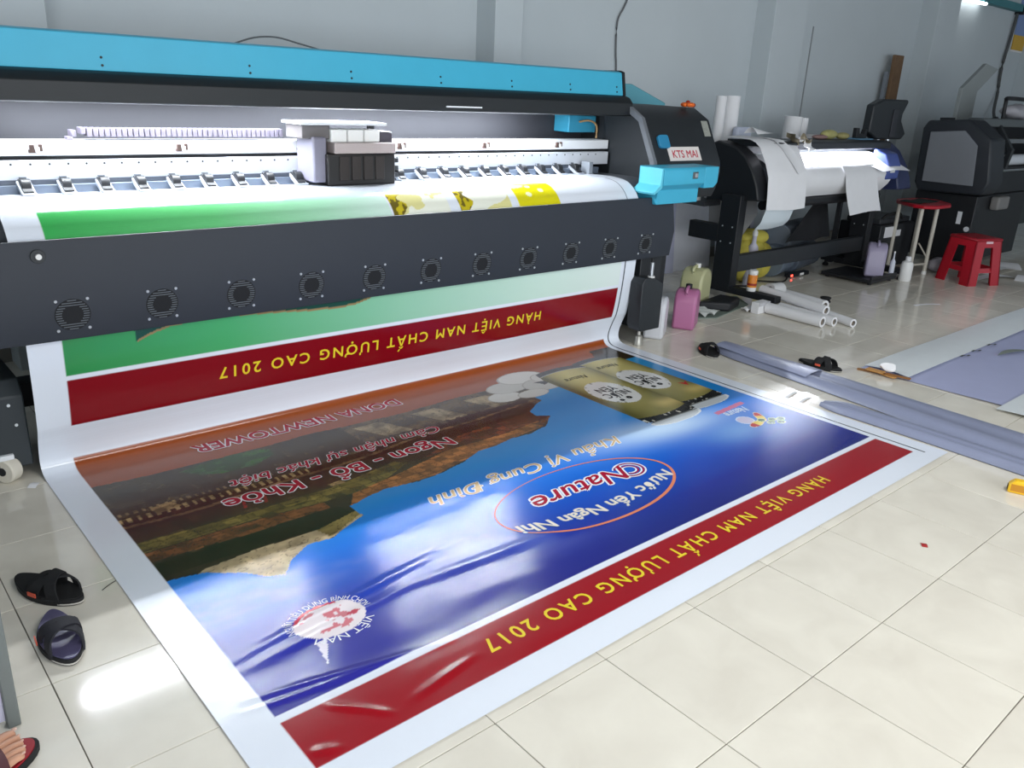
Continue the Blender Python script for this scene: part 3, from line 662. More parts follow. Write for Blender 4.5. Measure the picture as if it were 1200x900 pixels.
# lettering printed on it (flat, a hair above the vinyl)
def ink(name, c): return mat(name, c, .25, noise=.02, spec=.3)
YEL = ink('ink_yellow', rgb(232, 206, 52)); WHT = ink('ink_white', rgb(232, 234, 240)); CRM = ink('ink_crimson', rgb(160, 8, 44)); GLD = ink('ink_gold', rgb(206, 176, 130)); BLK = ink('ink_black', rgb(30, 30, 28)); ORG = ink('ink_orange', rgb(214, 128, 92)); PNK = ink('ink_pink', rgb(196, 70, 96)); CRE = ink('ink_cream', rgb(232, 222, 206))
def text_mesh(body, shear=0., fat=0., res=3, space=1.0):
    """flat letters; fat > 0 swells every stroke by laying shifted copies over each other. Returns points, faces, layer of each point"""
    def raw(t):
        cu = bpy.data.curves.new('t', 'FONT'); cu.body = t; cu.shear = shear; cu.resolution_u = res; cu.space_character = space
        o = bpy.data.objects.new('t', cu); C.objects.link(o); bpy.context.view_layer.update()
        me = bpy.data.meshes.new_from_object(o.evaluated_get(bpy.context.evaluated_depsgraph_get()))
        v = np.empty(len(me.vertices) * 3, 'f'); me.vertices.foreach_get('co', v); v = v.reshape(-1, 3)[:, :2]
        f = [tuple(p.vertices) for p in me.polygons]
        bpy.data.objects.remove(o); bpy.data.curves.remove(cu); bpy.data.meshes.remove(me)
        return v, f
    v, f = raw(body.replace('Ợ', 'O'))
    if 'Ợ' in body:                                    # horn and dot of this letter are drawn here
        xr = raw(body[:body.index('Ợ')] + 'O')[0][:, 0].max()
        horn = [(xr - .16, .63), (xr - .04, .645), (xr + .02, .70), (xr + .02, .80), (xr + .11, .80), (xr + .11, .68), (xr + .05, .585), (xr - .06, .54)]
        dot = [(xr - .367 + .062 * math.cos(2 * PI * k / 12), -.15 + .062 * math.sin(2 * PI * k / 12)) for k in range(12)]
        n = len(v); v = np.concatenate([v, np.array(horn), np.array(dot)])
        f = f + [tuple(range(n, n + 8))[::-1], tuple(range(n + 8, n + 20))]
    lay = np.zeros(len(v))
    if fat:
        n = len(v); k_ = 8; v = np.concatenate([v + fat * np.array([math.cos(2 * PI * k / k_ + .2), math.sin(2 * PI * k / k_ + .2)]) for k in range(k_)] + [v])
        f = [tuple(i + n * k for i in q) for k in range(k_ + 1) for q in f]; lay = np.repeat(np.arange(k_ + 1), n)
    return v, f, lay
def lettering(name, body, fn, width, height, m_, parent, shear=0., fat=0., off_h=0., space=1.0, ref=None):
    """one part per printed word"""
    v, f, lay = text_mesh(body, shear, fat, space=space)
    r = ref[0] if ref is not None else v
    x0, x1 = r[:, 0].min(), r[:, 0].max()
    kx = width / (x1 - x0); ky = height / .73
    P = fn((v[:, 0] - (x0 + x1) / 2) * kx, (v[:, 1] - .365) * ky, off_h + lay * 4e-5)
    u = v[:, 0] - shear * v[:, 1]
    iv = sorted((min(u[list(q)]), max(u[list(q)]), k) for k, q in enumerate(f)); groups = []; end = -9e9
    for a, b_, k in iv:
        if not groups or a > end + .17 * space ** 2: groups.append([])
        groups[-1].append(k); end = max(end, b_)
    off = OFF.get(parent.name, (0, 0, 0)) if parent else (0, 0, 0); o = None
    for g_ in groups:
        used = sorted({i for k in g_ for i in f[k]}); mp = {i: n for n, i in enumerate(used)}
        me = bpy.data.meshes.new(name); me.from_pydata([tuple(float(P[i][k] - off[k]) for k in range(3)) for i in used], [], [tuple(mp[i] for i in f[k]) for k in g_]); me.materials.append(m_)
        o = bpy.data.objects.new(name, me); C.objects.link(o)
        if parent: o.parent = parent
    return o
def on_floor(cx, cy, ang=0.):
    ca_, sa_ = math.cos(ang), math.sin(ang)
    def fn(x, y, h):
        X = cx - (x * ca_ - y * sa_); Y = cy - (x * sa_ + y * ca_)
        return np.stack([X, Y, .003 + lift(X, Y) + .0012 + h], 1)
    return fn
def on_arc(cx, cy, rx, ry, a0, a1, w):
    def fn(x, y, h):       # text running along an ellipse, baseline outwards
        t = a0 + (x / w + .5) * (a1 - a0)
        X = cx + (rx + y) * np.cos(t); Y = cy + (ry + y) * np.sin(t)
        return np.stack([X, Y, .003 + lift(X, Y) + .0012 + h], 1)
    return fn
zi = np.interp
def on_hang(cx, cz):
    ordr = slice(ih, it); zc = CP[ordr, 1]; yc = CP[ordr, 0]
    def fn(x, y, h):
        X = cx - x; Z = cz - y
        Y = np.interp(Z, zc, yc) + .006 * np.sin((X - BX0) * 2.1) * np.sin(np.clip((Z - .05) / .5, 0, 1) * PI) - .0014 - h
        return np.stack([X, Y, Z], 1)
    return fn
SLOGAN = 'HÀNG VIỆT NAM CHẤT LƯỢNG CAO 2017'
lettering('slogan_lettering', SLOGAN, on_floor(1.075, .232), 1.83, .058, YEL, banner, fat=.016, space=1.3)
lettering('slogan_lettering', SLOGAN, on_hang(1.07, .298), 1.82, .052, YEL, banner, fat=.016, space=1.3)
def double(name, body, fn, w, h, c, edge=WHT, shear=0., fat=.035, bold=.0):
    ref = text_mesh(body, shear, 0.)
    lettering(name + '_outline', body, fn, w, h, edge, banner, shear, fat + bold, 0., ref=ref)
    lettering(name, body, fn, w, h, c, banner, shear, bold, .0006, ref=ref)
double('headline_lettering', 'Ngon - Bổ - Khỏe', on_floor(.435, 1.432), 1.02, .085, CRM, bold=.02)
double('subline_lettering', 'Cảm nhận sự khác biệt', on_floor(.49, 1.575), .98, .068, CRM, shear=.3, fat=.03, bold=.014)
double('tower_lettering', 'DONA NEWTOWER', on_floor(.515, 1.962), 1.0, .080, CRM, fat=.05, bold=.024)
double('flavour_lettering', 'Khẩu Vị Cung Đình', on_floor(1.06, 1.015), 1.05, .075, GLD, shear=.35, fat=.035)
double('nature_lettering', 'Nature', on_floor(1.10, .770), .52, .105, CRM, shear=.35, fat=.05, bold=.01)
def on_bend(cx, cy, amp, half):
    f0 = on_floor(cx, cy)
    def fn(x, y, h): return f0(x, y + amp * (1 - (x / half) ** 2) * -1, h)
    return fn
double('product_lettering', 'Nước Yến Ngân Nhi', on_bend(1.08, .668, -.062, .43), .82, .060, CRE, fat=.03, edge=ink('ink_steel', rgb(150, 170, 200)), bold=.012)
def ring(name, cx, cy, rx, ry, w0, w1, m_, a0=0., a1=2 * PI, n=90, h=.0):
    P = []; 
    for i in range(n + 1):
        t = a0 + (a1 - a0) * i / n; w = w0 + (w1 - w0) * (.5 + .5 * math.sin(t + 2.4))
        for s in (-w, w):
            P.append((cx + (rx + s) * math.cos(t), cy + (ry + s) * math.sin(t)))
    P = np.array(P); Z = .003 + lift(P[:, 0], P[:, 1]) + .0012 + h
    me = bpy.data.meshes.new(name); me.from_pydata([tuple(map(float, (p[0], p[1], z))) for p, z in zip(P, Z)], [], [(2 * i, 2 * i + 1, 2 * i + 3, 2 * i + 2) for i in range(n)]); me.materials.append(m_)
    o = bpy.data.objects.new(name, me); C.objects.link(o); o.parent = banner; return o
ring('oval_border', 1.09, .728, .45, .215, .002, .007, ORG)
# flourish of the big script letter: concentric curls
for r_, m_ in ((.062, WHT), (.054, CRM), (.046, WHT), (.034, CRM), (.026, WHT)):
    ring('script_curl', 1.372, .772, r_ * 1.25, r_, .0025, .0035, m_, -2.4, 2.6, 40, .0003)
double('small_script_lettering', 'Nature', on_floor(2.335, .905), .17, .055, ink('ink_ice', rgb(190, 214, 240)), shear=.35, fat=.03)
for (x, y) in ((2.02, 1.475), (2.32, 1.52)):
    lettering('can_lettering', 'NƯỚC', on_floor(x, y - .048), .17, .062, BLK, banner, fat=.01)
    lettering('can_lettering', 'YẾN', on_floor(x, y + .030), .13, .062, BLK, banner, fat=.01)
    lettering('can_script', 'Nature', on_floor(x - .005, y + .245), .16, .05, BLK, banner, shear=.35)
    ring('can_drop', x + .015, y - .118, .010, .010, .007, .008, BLK, n=10); ring('can_drop', x - .045, y - .125, .008, .008, .006, .007, BLK, n=10)
lettering('seal_lettering', 'NGƯỜI TIÊU DÙNG BÌNH CHỌN', on_arc(-.115, .61, .122, .091, PI * 1.02, PI * -.02, .36), .36, .024, WHT, banner)
def on_arc_low(cx, cy, rx, ry, a0, a1, w):
    def fn(x, y, h):
        t = a0 + (x / w + .5) * (a1 - a0); X = cx + (rx - y) * np.cos(t); Y = cy + (ry - y) * np.sin(t)
        return np.stack([X, Y, .003 + lift(X, Y) + .0012 + h], 1)
    return fn
lettering('seal_lettering', 'VIỆT NAM', on_arc(-.115, .61, .126, .094, -PI * .18, -PI * .75, .2), .19, .026, WHT, banner)
# red letters on the name plate of the printer
sl_ = lambda cx, ct: (lambda x, y, h: np.array([tuple(slant(cx + a, ct + b_, .0047 + hh)) for a, b_, hh in zip(x, y, h + 0 * x)]))
lettering('plate_lettering', 'KTS MAI', sl_(3.275, .055), .25, .05, ink('ink_red', rgb(196, 70, 84)), pr, fat=.015)
# ------------------------------------------------------------------ the plotter on a stand
pl = thing('plotter_printer', 'black plotter on a T-shaped stand, lit white inside, right of the large printer', 'printer', (5.4, 2.4, 0))
SIDE = [(2.74, .79), (2.74, .72), (2.27, .775), (2.30, .88), (2.355, .985), (2.43, 1.08), (2.52, 1.14), (2.69, 1.178), (2.74, 1.16)]
bm = B(); prism(bm, SIDE, 0, 4.40, 4.56); obj('side_cover', bm, BLACK2, pl, .012)
bm = B(); prism(bm, [(2.70, .75), (2.40, .755), (2.31, .84), (2.30, .92), (2.34, .98), (2.42, 1.03), (2.50, 1.07), (2.70, 1.09)], 0, 4.56, 6.50); obj('platen', bm, mat('plotter_platen', rgb(96, 100, 108), .5), pl)
bm = B(); prism(bm, [(2.395, 1.125), (2.395, 1.178), (2.43, 1.19), (2.72, 1.19), (2.72, 1.08), (2.53, 1.08), (2.53, 1.150), (2.405, 1.150), (2.405, 1.125)], 0, 4.56, 6.62); obj('top_rail', bm, BLACK, pl, .004)
bm = B(); box(bm, 4.9, 6.4, 2.42, 2.46, 1.138, 1.150); obj('light_strip', bm, LEDM, pl)
bm = B(); cyl(bm, (4.60, 2.36, .72), (6.45, 2.36, .72), .035, n=16); obj('take_up_bar', bm, BLACK2, pl)
# right head with bluish cover
bm = B(); prism(bm, [(2.74, .79), (2.74, .72), (2.27, .77), (2.30, .88), (2.355, .985), (2.44, 1.10), (2.53, 1.165), (2.74, 1.165)], 0, 6.66, 6.92); obj('end_cover', bm, mat('navy_cover', rgb(46, 54, 88), .4), pl, .012)
bm = B(); prism(bm, [(2.26, .87), (2.25, .99), (2.30, 1.09), (2.42, 1.12), (2.42, .87)], 0, 6.36, 6.58); hd = obj('print_carriage', bm, mat('blue_carriage', rgb(70, 86, 150), .35), pl, .012)
bm = B(); box(bm, 6.40, 6.47, 2.244, 2.254, .93, .985); obj('carriage_label', bm, WHITEP, hd)
bm = B(); box(bm, 6.22, 6.36, 2.28, 2.36, .90, .95); obj('cutter_head', bm, BLACK2, hd, .003)
# stand
for (x, nm_) in ((4.40, 'leg'), (6.50, 'leg')):
    bm = B(); box(bm, x - .045, x + .045, 2.39, 2.56, .08, .80); lg = obj(nm_, bm, BLACK2, pl, .004)
    bm = B(); box(bm, x - .04, x + .04, 1.98, 2.80, .055, .105); obj('foot', bm, BLACK2, pl, .004)
    for y in (2.02, 2.76):
        bm = B(); lathe(bm, (x, y, 0), [(.028, 0), (.028, .02), (.014, .03), (.012, .056)], 12); obj('foot_pad', bm, RUBBER, pl)
    for (y, z) in ((2.43, .56), (2.52, .56), (2.43, .44), (2.52, .44)):
        bm = B(); cyl(bm, (x - .045, y, z), (x - .049, y, z), .006, n=8); obj('bolt', bm, SCREW, lg)
bm = B(); box(bm, 4.36, 4.44, 2.56, 2.84, .43, .56); obj('roll_arm', bm, BLACK2, pl, .006)
bm = B(); box(bm, 4.445, 6.455, 2.41, 2.47, .205, .335); obj('cross_beam', bm, BLACK, pl, .004)
# printing paper in the plotter
def plot_curve(v):      # v 0..1 from back of the platen over the front edge to below
    pts = [(2.60, 1.088), (2.50, 1.078), (2.40, 1.038), (2.315, .985), (2.275, .92), (2.285, .84), (2.36, .755)]
    t = v * (len(pts) - 1); i = min(int(t), len(pts) - 2); f = t - i
    return pts[i][0] * (1 - f) + pts[i + 1][0] * f, pts[i][1] * (1 - f) + pts[i + 1][1] * f
med = thing('plotter_paper', 'white paper stretched over the lit platen of the plotter', 'paper', (5.5, 2.35, .76))
bm = B(); sheet(bm, lambda u, v: (4.58 + 1.90 * u, plot_curve(v)[0] - .006, plot_curve(v)[1] + .008), 8, 15); obj('web', bm, PAPER, med)
for (x, t) in ((5.18, 'D'), (5.27, '0')):
    lettering('print_letter', t, (lambda cx: (lambda x_, y_, h: np.array([(cx + a, 2.345 + .85 * b_, 1.0185 + .53 * b_) for a, b_ in zip(x_, y_)])))(x), .07, .06, ink('ink_blue', rgb(60, 84, 120)), med)
# loose sheets lying over it
def drape(x0, x1, pts, slant_=0., seed=0):
    P_ = np.array(pts); s_ = np.r_[0, np.cumsum(np.hypot(*np.diff(P_, axis=0).T))]; s_ /= s_[-1]
    def fn(u, v):
        y = np.interp(v, s_, P_[:, 0]); z = np.interp(v, s_, P_[:, 1])
        return (x0 + (x1 - x0) * u + slant_ * v + .01 * math.sin(5 * v + seed), y - .006 * math.sin(3 * u + seed) - .004, z + .008 * math.sin(4 * u + 2 * v + seed))
    return fn
def loose(name, label, fn, nu=8, nv=14, m_=PAPER):
    bm = B(); sheet(bm, fn, nu, nv, .0012); return tag(obj(name, bm, m_), label, 'paper', 'loose sheets on the plotter')
over = [(2.70, 1.205), (2.55, 1.20), (2.44, 1.195), (2.375, 1.15), (2.31, 1.045), (2.262, .94), (2.245, .80), (2.24, .70)]
loose('paper_sheet', 'large white sheet draped over the left end of the plotter', drape(4.46, 5.00, over, .02, 0))
loose('paper_sheet', 'pale bluish sheet hanging lowest at the left end of the plotter', drape(4.52, 4.93, [(2.262, .90), (2.255, .80), (2.262, .70), (2.285, .60), (2.33, .55)], -.03, 1), m_=mat('pale_paper', rgb(206, 216, 222), .8))
loose('paper_sheet', 'narrow white sheet lying askew on the large draped sheet', drape(4.66, 4.80, [(2.52, 1.212), (2.42, 1.198), (2.36, 1.145), (2.29, 1.03), (2.262, .97)], .20, 2))
loose('paper_sheet', 'small white sheet curled up at the top of the draped papers', lambda u, v: (4.62 + .22 * u, 2.62 - .12 * v, 1.235 + .05 * math.sin(PI * v) * (1 - u) + .01 * u), 6, 6)
loose('paper_sheet', 'white sheet hanging off the front of the plotter, right of the middle', drape(5.62, 6.17, [(2.31, 1.0), (2.262, .93), (2.245, .80), (2.225, .70), (2.20, .61)], .06, 3))
loose('paper_sheet', 'white sheet sticking out at the right end of the plotter front', drape(6.05, 6.55, [(2.40, 1.055), (2.32, 1.01), (2.20, .95)], .10, 4))
cr = thing('crumpled_tape', 'crumpled brown tape and paper scrap on top of the plotter rail', 'scrap', (5.05, 2.42, 1.19), local=True)
for k, (x, y, z, rx, ry) in enumerate(((0, 0, .03, .4, .2), (.06, -.03, .01, -.5, .5), (.10, -.06, -.03, .9, .1), (-.05, .0, .02, .1, .7))):
    bm = B(); sheet(bm, lambda u, v: (.12 * (u - .5), .08 * (v - .5), .02 * math.sin(7 * u + k) * math.cos(6 * v)), 5, 5)
    bmesh.ops.rotate(bm, verts=bm.verts, cent=(0, 0, 0), matrix=Matrix.Rotation(rx, 3, 'X') @ Matrix.Rotation(ry, 3, 'Y')); bmesh.ops.translate(bm, verts=bm.verts, vec=(x, y, z))
    obj('fold', bm, mat('tape_brown', rgb(112, 104, 84), .6, noise=.3) if k % 2 else PAPER, cr)
# things standing behind the plotter
def rolltube(name, label, p0, p1, r, m_, group, hole=True, cat='paper roll'):
    t = thing(name, label, cat, tuple(p0), group=group)
    d = (Vector(p1) - Vector(p0)).normalized()
    bm = B(); cyl(bm, p0, p1, r, n=22, caps=False)
    u, w = frame_of(d)
    for p, s in ((Vector(p0), -1), (Vector(p1), 1)):
        A_ = [bm.verts.new(p + (u * math.cos(2 * PI * i / 22) + w * math.sin(2 * PI * i / 22)) * r) for i in range(22)]
        I_ = [bm.verts.new(p + (u * math.cos(2 * PI * i / 22) + w * math.sin(2 * PI * i / 22)) * r * .6) for i in range(22)]
        for i in range(22): bm.faces.new((A_[i], A_[(i + 1) % 22], I_[(i + 1) % 22], I_[i]))
    bmesh.ops.remove_doubles(bm, verts=bm.verts, dist=1e-5)
    obj('wrap', bm, m_, t)
    bm = B(); cyl(bm, Vector(p0) + d * .01, Vector(p1) - d * .01, r * .62, n=18, caps=False); cyl(bm, Vector(p0) + d * .02, Vector(p1) - d * .02, r * .55, n=18); obj('core', bm, mat('roll_core', rgb(150, 140, 128), .8), t)
    return t
sh_ = thing('side_table', 'narrow dark bench behind the plotter carrying paper rolls', 'bench', (5.6, 2.95, 0))
DB = mat('dark_bench', rgb(60, 62, 66), .6)
bm = B(); box(bm, 4.45, 6.75, 2.78, 3.10, .665, .70); obj('bench_top', bm, DB, sh_, .004)
for x in (5.15, 6.70):
    for y in (2.82, 3.06):
        bm = B(); box(bm, x - .02, x + .02, y - .02, y + .02, 0, .665); obj('leg', bm, DB, sh_)
G1 = 'paper rolls standing behind the plotter'
rolltube('paper_roll', 'tall white roll behind the plotter, left one of the tall pair', (4.74, 2.95, .70), (4.74, 2.95, 1.50), .042, PAPER, G1)
rolltube('paper_roll', 'tall white roll behind the plotter, right one of the tall pair', (4.915, 2.97, .70), (4.915, 2.97, 1.505), .065, PAPER, G1)
rolltube('paper_roll', 'white roll in the middle behind the plotter, thicker of a leaning pair', (5.82, 2.95, .70), (5.85, 2.95, 1.36), .078, PAPER, G1)
rolltube('paper_roll', 'white roll in the middle behind the plotter, thinner of a leaning pair', (5.97, 2.95, .70), (6.00, 2.95, 1.35), .052, PAPER, G1)
rolltube('paper_roll', 'short white roll end just behind the head box of the large printer', (4.50, 2.92, .70), (4.50, 2.92, 1.25), .05, PAPER, G1)
rolltube('tape_roll', 'short pale roll standing right of the leaning pair behind the plotter', (6.18, 2.95, .70), (6.18, 2.95, 1.21), .075, PAPER, G1)
tag(obj('lavender_bag', box(B(), 4.82, 5.02, 2.81, 2.87, .70, 1.27), mat('lavender', rgb(196, 202, 220), .7), bevel=.02), 'pale lavender packet in front of the tall rolls behind the plotter', 'packet')
y_ = thing('scrap_heap', 'yellowish clutter on the rail of the plotter right of the rolls', 'clutter', (6.0, 2.6, 1.19), local=True)
for (x, yy, sx, sy, sz, c) in ((-.28, 0, .10, .05, .02, (150, 120, 116)), (-.1, .02, .12, .05, .04, (170, 166, 108)), (.10, .0, .09, .05, .03, (158, 150, 100))):
    bm = B(); ball(bm, (x, yy, sz), 1, sx, sy, sz); obj('heap', bm, mat('scrap%d' % c[0], rgb(*c), .7, noise=.3, nscale=30), y_)
cp = thing('clamp_tool', 'small black clamp lying on blue cloth on the plotter rail', 'tool', (6.36, 2.58, 1.19), local=True)
bm = B(); box(bm, -.10, .16, -.06, .06, 0, .012); obj('blue_cloth', bm, mat('blue_cloth', rgb(96, 138, 168), .8), cp, .004)
bm = B(); prism(bm, [(-.09, .012), (.10, .012), (.10, .09), (.065, .09), (.05, .05), (-.03, .05), (-.045, .10), (-.09, .10)], 1, -.02, .02); obj('jaw', bm, BLACK2, cp, .004)
# raised lid behind
bm = B(); prism(bm, [(6.70, 1.19), (7.20, 1.19), (7.27, 1.24), (7.14, 1.36), (7.14, 1.42), (7.22, 1.53), (7.20, 1.55), (6.72, 1.545), (6.55, 1.49), (6.54, 1.25)], 1, 2.58, 2.66)
rl_ = thing('raised_cover', 'raised black cover standing up at the right end of the plotter', 'cover', (6.9, 2.62, 1.165))
obj('plate', bm, BLACK, rl_, .014)
bm = B(); box(bm, 6.93, 7.03, 2.570, 2.579, 1.21, 1.46); obj('rib', bm, mat('rib_grey', rgb(52, 54, 60), .5), rl_, .003)
for x in (6.80, 7.0):
    bm = B(); cyl(bm, (x, 2.62, 1.165), (x, 2.62, 1.20), .02, n=12); obj('hinge', bm, STEEL, rl_)
bm = B(); prism(bm, [(8.63, .0), (8.84, .0), (8.80, 2.03), (8.60, 2.03)], 1, 3.46, 3.50); tag(obj('wooden_plank', bm, mat('brown_plank', rgb(118, 92, 68), .7, noise=.25, nscale=14), bevel=.004), 'narrow brown plank standing against the back wall behind the raised cover', 'plank')
bm = B(); prism(bm, [(8.50, .0), (8.60, .0), (8.59, 1.85), (8.56, 1.85)], 1, 3.50, 3.54); tag(obj('grey_strip', bm, GREYP), 'thin grey strip leaning on the wall beside the brown plank', 'strip')
# under and beside the plotter
bm = B(); bd = thing('leaning_board', 'pale lavender board leaning on the back wall behind the yellow jug', 'board', (5.2, 3.35, 0))
bm = B(); prism(bm, [(3.30, 0), (3.33, 0), (3.40, .95), (3.37, .95)], 0, 4.74, 5.36); obj('panel', bm, mat('lavender_board', rgb(236, 238, 248), .6), bd, .003)
bm = B(); prism(bm, [(3.28, 0), (3.298, 0), (3.368, .95), (3.35, .95)], 0, 4.70, 4.80); obj('edge_strip', bm, mat('lavender_edge', rgb(206, 208, 232), .6), bd, .003)
bd2 = tag(obj('leaning_sheet', prism(B(), [(3.22, 0), (3.25, 0), (3.36, .9), (3.33, .9)], 0, 5.37, 5.95), mat('lavender_board2', rgb(216, 218, 234), .6), bevel=.003), 'greyish lavender panel leaning beside the pale board behind the plotter leg', 'board')
bm = B(); prism(bm, [(2.62, .60), (2.66, .75), (2.90, .75), (2.86, .42), (2.74, .40)], 0, 4.66, 4.98); tag(obj('grey_carton', bm, mat('grey_carton', rgb(150, 150, 152), .7), bevel=.006), 'grey carton hung behind the left arm of the plotter stand', 'carton')
def jug(name, label, loc, rz, w, d, h, m_, liq, capm, fillh, group=None):
    t = thing(name, label, 'jug', loc, (0, 0, rz), group, True)
    bm = B(); prism(bm, [(-w, 0), (w, 0), (w, h * .72), (w * .75, h * .92), (w * .3, h), (-w * .4, h), (-w * .8, h * .9), (-w, h * .7)], 1, -d, d); obj('body', bm, m_, t, .018)
    bm = B(); box(bm, -w * .93, w * .93, -d * .93, d * .93, .012, fillh); obj('liquid', bm, liq, t, .014)
    bm = B(); cyl(bm, (w * .05, 0, h), (w * .05, 0, h + .03), .022, n=14); obj('cap', bm, capm, t)
    bm = B(); tube(bm, [(-w * .75, 0, h * .88), (-w * .7, 0, h * 1.02), (-w * .2, 0, h * 1.06), (w * -.05, 0, h * .99)], .011); obj('handle', bm, m_, t)
    return t
def plas(name, c, a=.25): return mat(name, c, .35, trans=a, noise=.05)
jug('white_jug', 'white plastic jug on the floor half behind the motor box of the large printer', (3.06, 2.045, 0), .55, .095, .065, .265, plas('jug_white', rgb(214, 216, 222), .1), plas('liq_clear', rgb(205, 208, 216), .1), BLACK2, .2)
jug('pink_jug', 'pink ink jug on the floor between the white jug and the yellow jug', (3.42, 2.08, 0), .5, .10, .075, .265, plas('jug_pink', rgb(206, 130, 176), .3), plas('liq_pink', rgb(190, 44, 128), .2), BLACK2, .21)
jug('yellow_jug', 'yellowish solvent jug on the floor behind the pink jug', (3.99, 2.44, 0), .3, .115, .085, .285, plas('jug_yellow', rgb(214, 214, 168), .3), plas('liq_yellow', rgb(206, 198, 92), .2), WHITEP, .22)
bt = thing('orange_bottle', 'small orange labelled bottle with a white cap standing on the plotter foot', 'bottle', (4.40, 2.22, .105), local=True)
bm = B(); lathe(bm, (0, 0, 0), [(.034, 0), (.036, .01), (.036, .03)], 18); obj('base', bm, WHITEP, bt)
bm = B(); lathe(bm, (0, 0, 0), [(.0362, .03), (.0362, .12), (.034, .125)], 18); lb_ = obj('label_wrap', bm, mat('orange_label', rgb(214, 128, 40), .5, noise=.35, nscale=30), bt)
bm = B(); lathe(bm, (0, 0, 0), [(.0366, .045), (.0366, .062)], 18); obj('red_stripe', bm, mat('label_red', rgb(150, 40, 30), .5), lb_)
bm = B(); lathe(bm, (0, 0, 0), [(.033, .125), (.035, .128), (.035, .155), (.03, .16)], 18); obj('cap', bm, WHITEP, bt)
tray = thing('cutting_mat', 'grey green mat on the floor in front of the plotter foot', 'mat', (4.0, 2.2, 0))
bm = B(); prism(bm, [(3.58, 2.22), (3.80, 2.09), (4.36, 2.20), (4.52, 2.42), (4.1, 2.5)], 2, .0006, .008); obj('sheet', bm, mat('mat_green', rgb(112, 124, 116), .7), tray)
bm = B(); prism(bm, [(3.86, 2.30), (4.02, 2.13), (4.24, 2.20), (4.20, 2.36)], 2, .009, .075); kb = tag(obj('black_case', bm, BLACK2, bevel=.015), 'low black case lying on the green mat under the plotter foot', 'case')
bm = B(); sheet(bm, lambda u, v: (3.72 + .17 * u, 2.13 + .17 * v, .012 + .03 * abs(math.sin(5 * u + 3 * v))), 8, 8); tag(obj('white_rag', bm, mat('rag', rgb(206, 210, 206), .9)), 'crumpled white rag on the green mat beside the pink jug', 'rag')
bm = B(); sheet(bm, lambda u, v: (4.14 + .12 * u, 2.06 + .06 * v, .010 + .02 * abs(math.sin(6 * u + 2 * v))), 6, 5); tag(obj('white_scrap', bm, PAPER), 'white paper scrap under the front tip of the plotter foot', 'scrap')
# rolls lying on the floor
G2 = 'white rolls lying on the floor by the plotter'
for lab, a, b_, r in (('white roll on the floor, the rear one lying nearest the plotter beam', (4.80, 2.33, .045), (4.70, 1.76, .045), .045),
                      ('white roll on the floor lying on top in the middle of the pile', (4.52, 2.20, .105), (4.42, 1.60, .085), .036),
                      ('white roll on the floor at the front of the pile, nearest the grey vinyl', (4.27, 1.98, .042), (4.26, 1.53, .042), .040),
                      ('thin white roll on the floor reaching farthest right from the pile', (4.64, 1.95, .03), (4.47, 1.41, .03), .030),
                      ('white roll on the floor half hidden under the middle of the pile', (4.41, 1.96, .034), (4.37, 1.50, .034), .034)):
    rolltube('film_roll', lab, a, b_, r, PAPER, G2)
bx = thing('small_white_box', 'small white box on the floor at the left end of the rolls', 'box', (4.24, 2.05, 0))
bm = B(); box(bm, 4.17, 4.31, 1.99, 2.055, .001, .085); obj('carton', bm, PAPER, bx, .003)
bm = B(); box(bm, 4.17, 4.31, 1.985, 1.9895, .06, .085); obj('flap', bm, mat('flap_grey', rgb(190, 190, 194), .7), bx)
rolltube('tape_reel', 'pale reel with a red label behind the front tip of the plotter foot', (4.50, 2.12, .115), (4.62, 2.10, .115), .055, mat('reel_white', rgb(200, 200, 200), .5), None, cat='tape')
bm = B(); lathe(bm, (5.02, 1.93, 0), [(.04, 0), (.042, .01), (.03, .02), (.042, .03), (.042, .04)], 18); tag(obj('ink_pot', bm, RUBBER), 'small black ink pot on the floor right of the white rolls', 'pot')
# bundles beyond the beam
yb = thing('yellow_bag', 'rumpled yellow bag behind the left leg of the plotter', 'bag', (5.12, 2.84, 0), local=True)
for k, (x, y, z, sx, sy, sz) in enumerate(((0, 0, .2, .2, .14, .2), (.25, .05, .16, .18, .12, .16), (.08, .02, .38, .17, .11, .07))):
    bm = B(); ball(bm, (x - .06, y - .12, z), 1, sx, sy, sz, 18, 12)
    for v in bm.verts: v.co += Vector((math.sin(23 * v.co.z + k), math.cos(19 * v.co.x), 0)) * .012
    obj('fold', bm, mat('yellow_bag', rgb(206, 192, 84), .6, noise=.2), yb)
lb2 = thing('spray_bottle', 'small pale lavender bottle in front of the yellow bag behind the plotter', 'bottle', (4.98, 2.62, 0), local=True)
bm = B(); lathe(bm, (0, 0, 0), [(.05, 0), (.052, .25), (.04, .33), (.018, .36), (.018, .42)], 16); obj('body', bm, mat('bottle_lavender', rgb(196, 194, 208), .5), lb2)
bm = B(); lathe(bm, (0, 0, 0), [(.022, .42), (.022, .45), (.010, .47)], 12); obj('cap', bm, WHITEP, lb2)
gb = thing('grey_bundle', 'grey blue bundle of rolled film behind the plotter beam', 'bundle', (5.9, 2.86, 0), local=True)
for k, (x, z, r, c) in enumerate(((-.2, .14, .14, (108, 120, 134)), (.12, .12, .12, (84, 92, 104)), (-.05, .34, .12, (120, 130, 142)))):
    bm = B(); cyl(bm, (x - .25, -.12 + .02 * k, z), (x + .35, .02, z), r, n=20); obj('roll', bm, mat('film%d' % c[0], rgb(*c), .45), gb, .01)
cl_ = thing('black_cloth', 'black cloth hanging in a triangle between the plotter and its beam', 'cloth', (5.75, 2.5, .335), local=True)
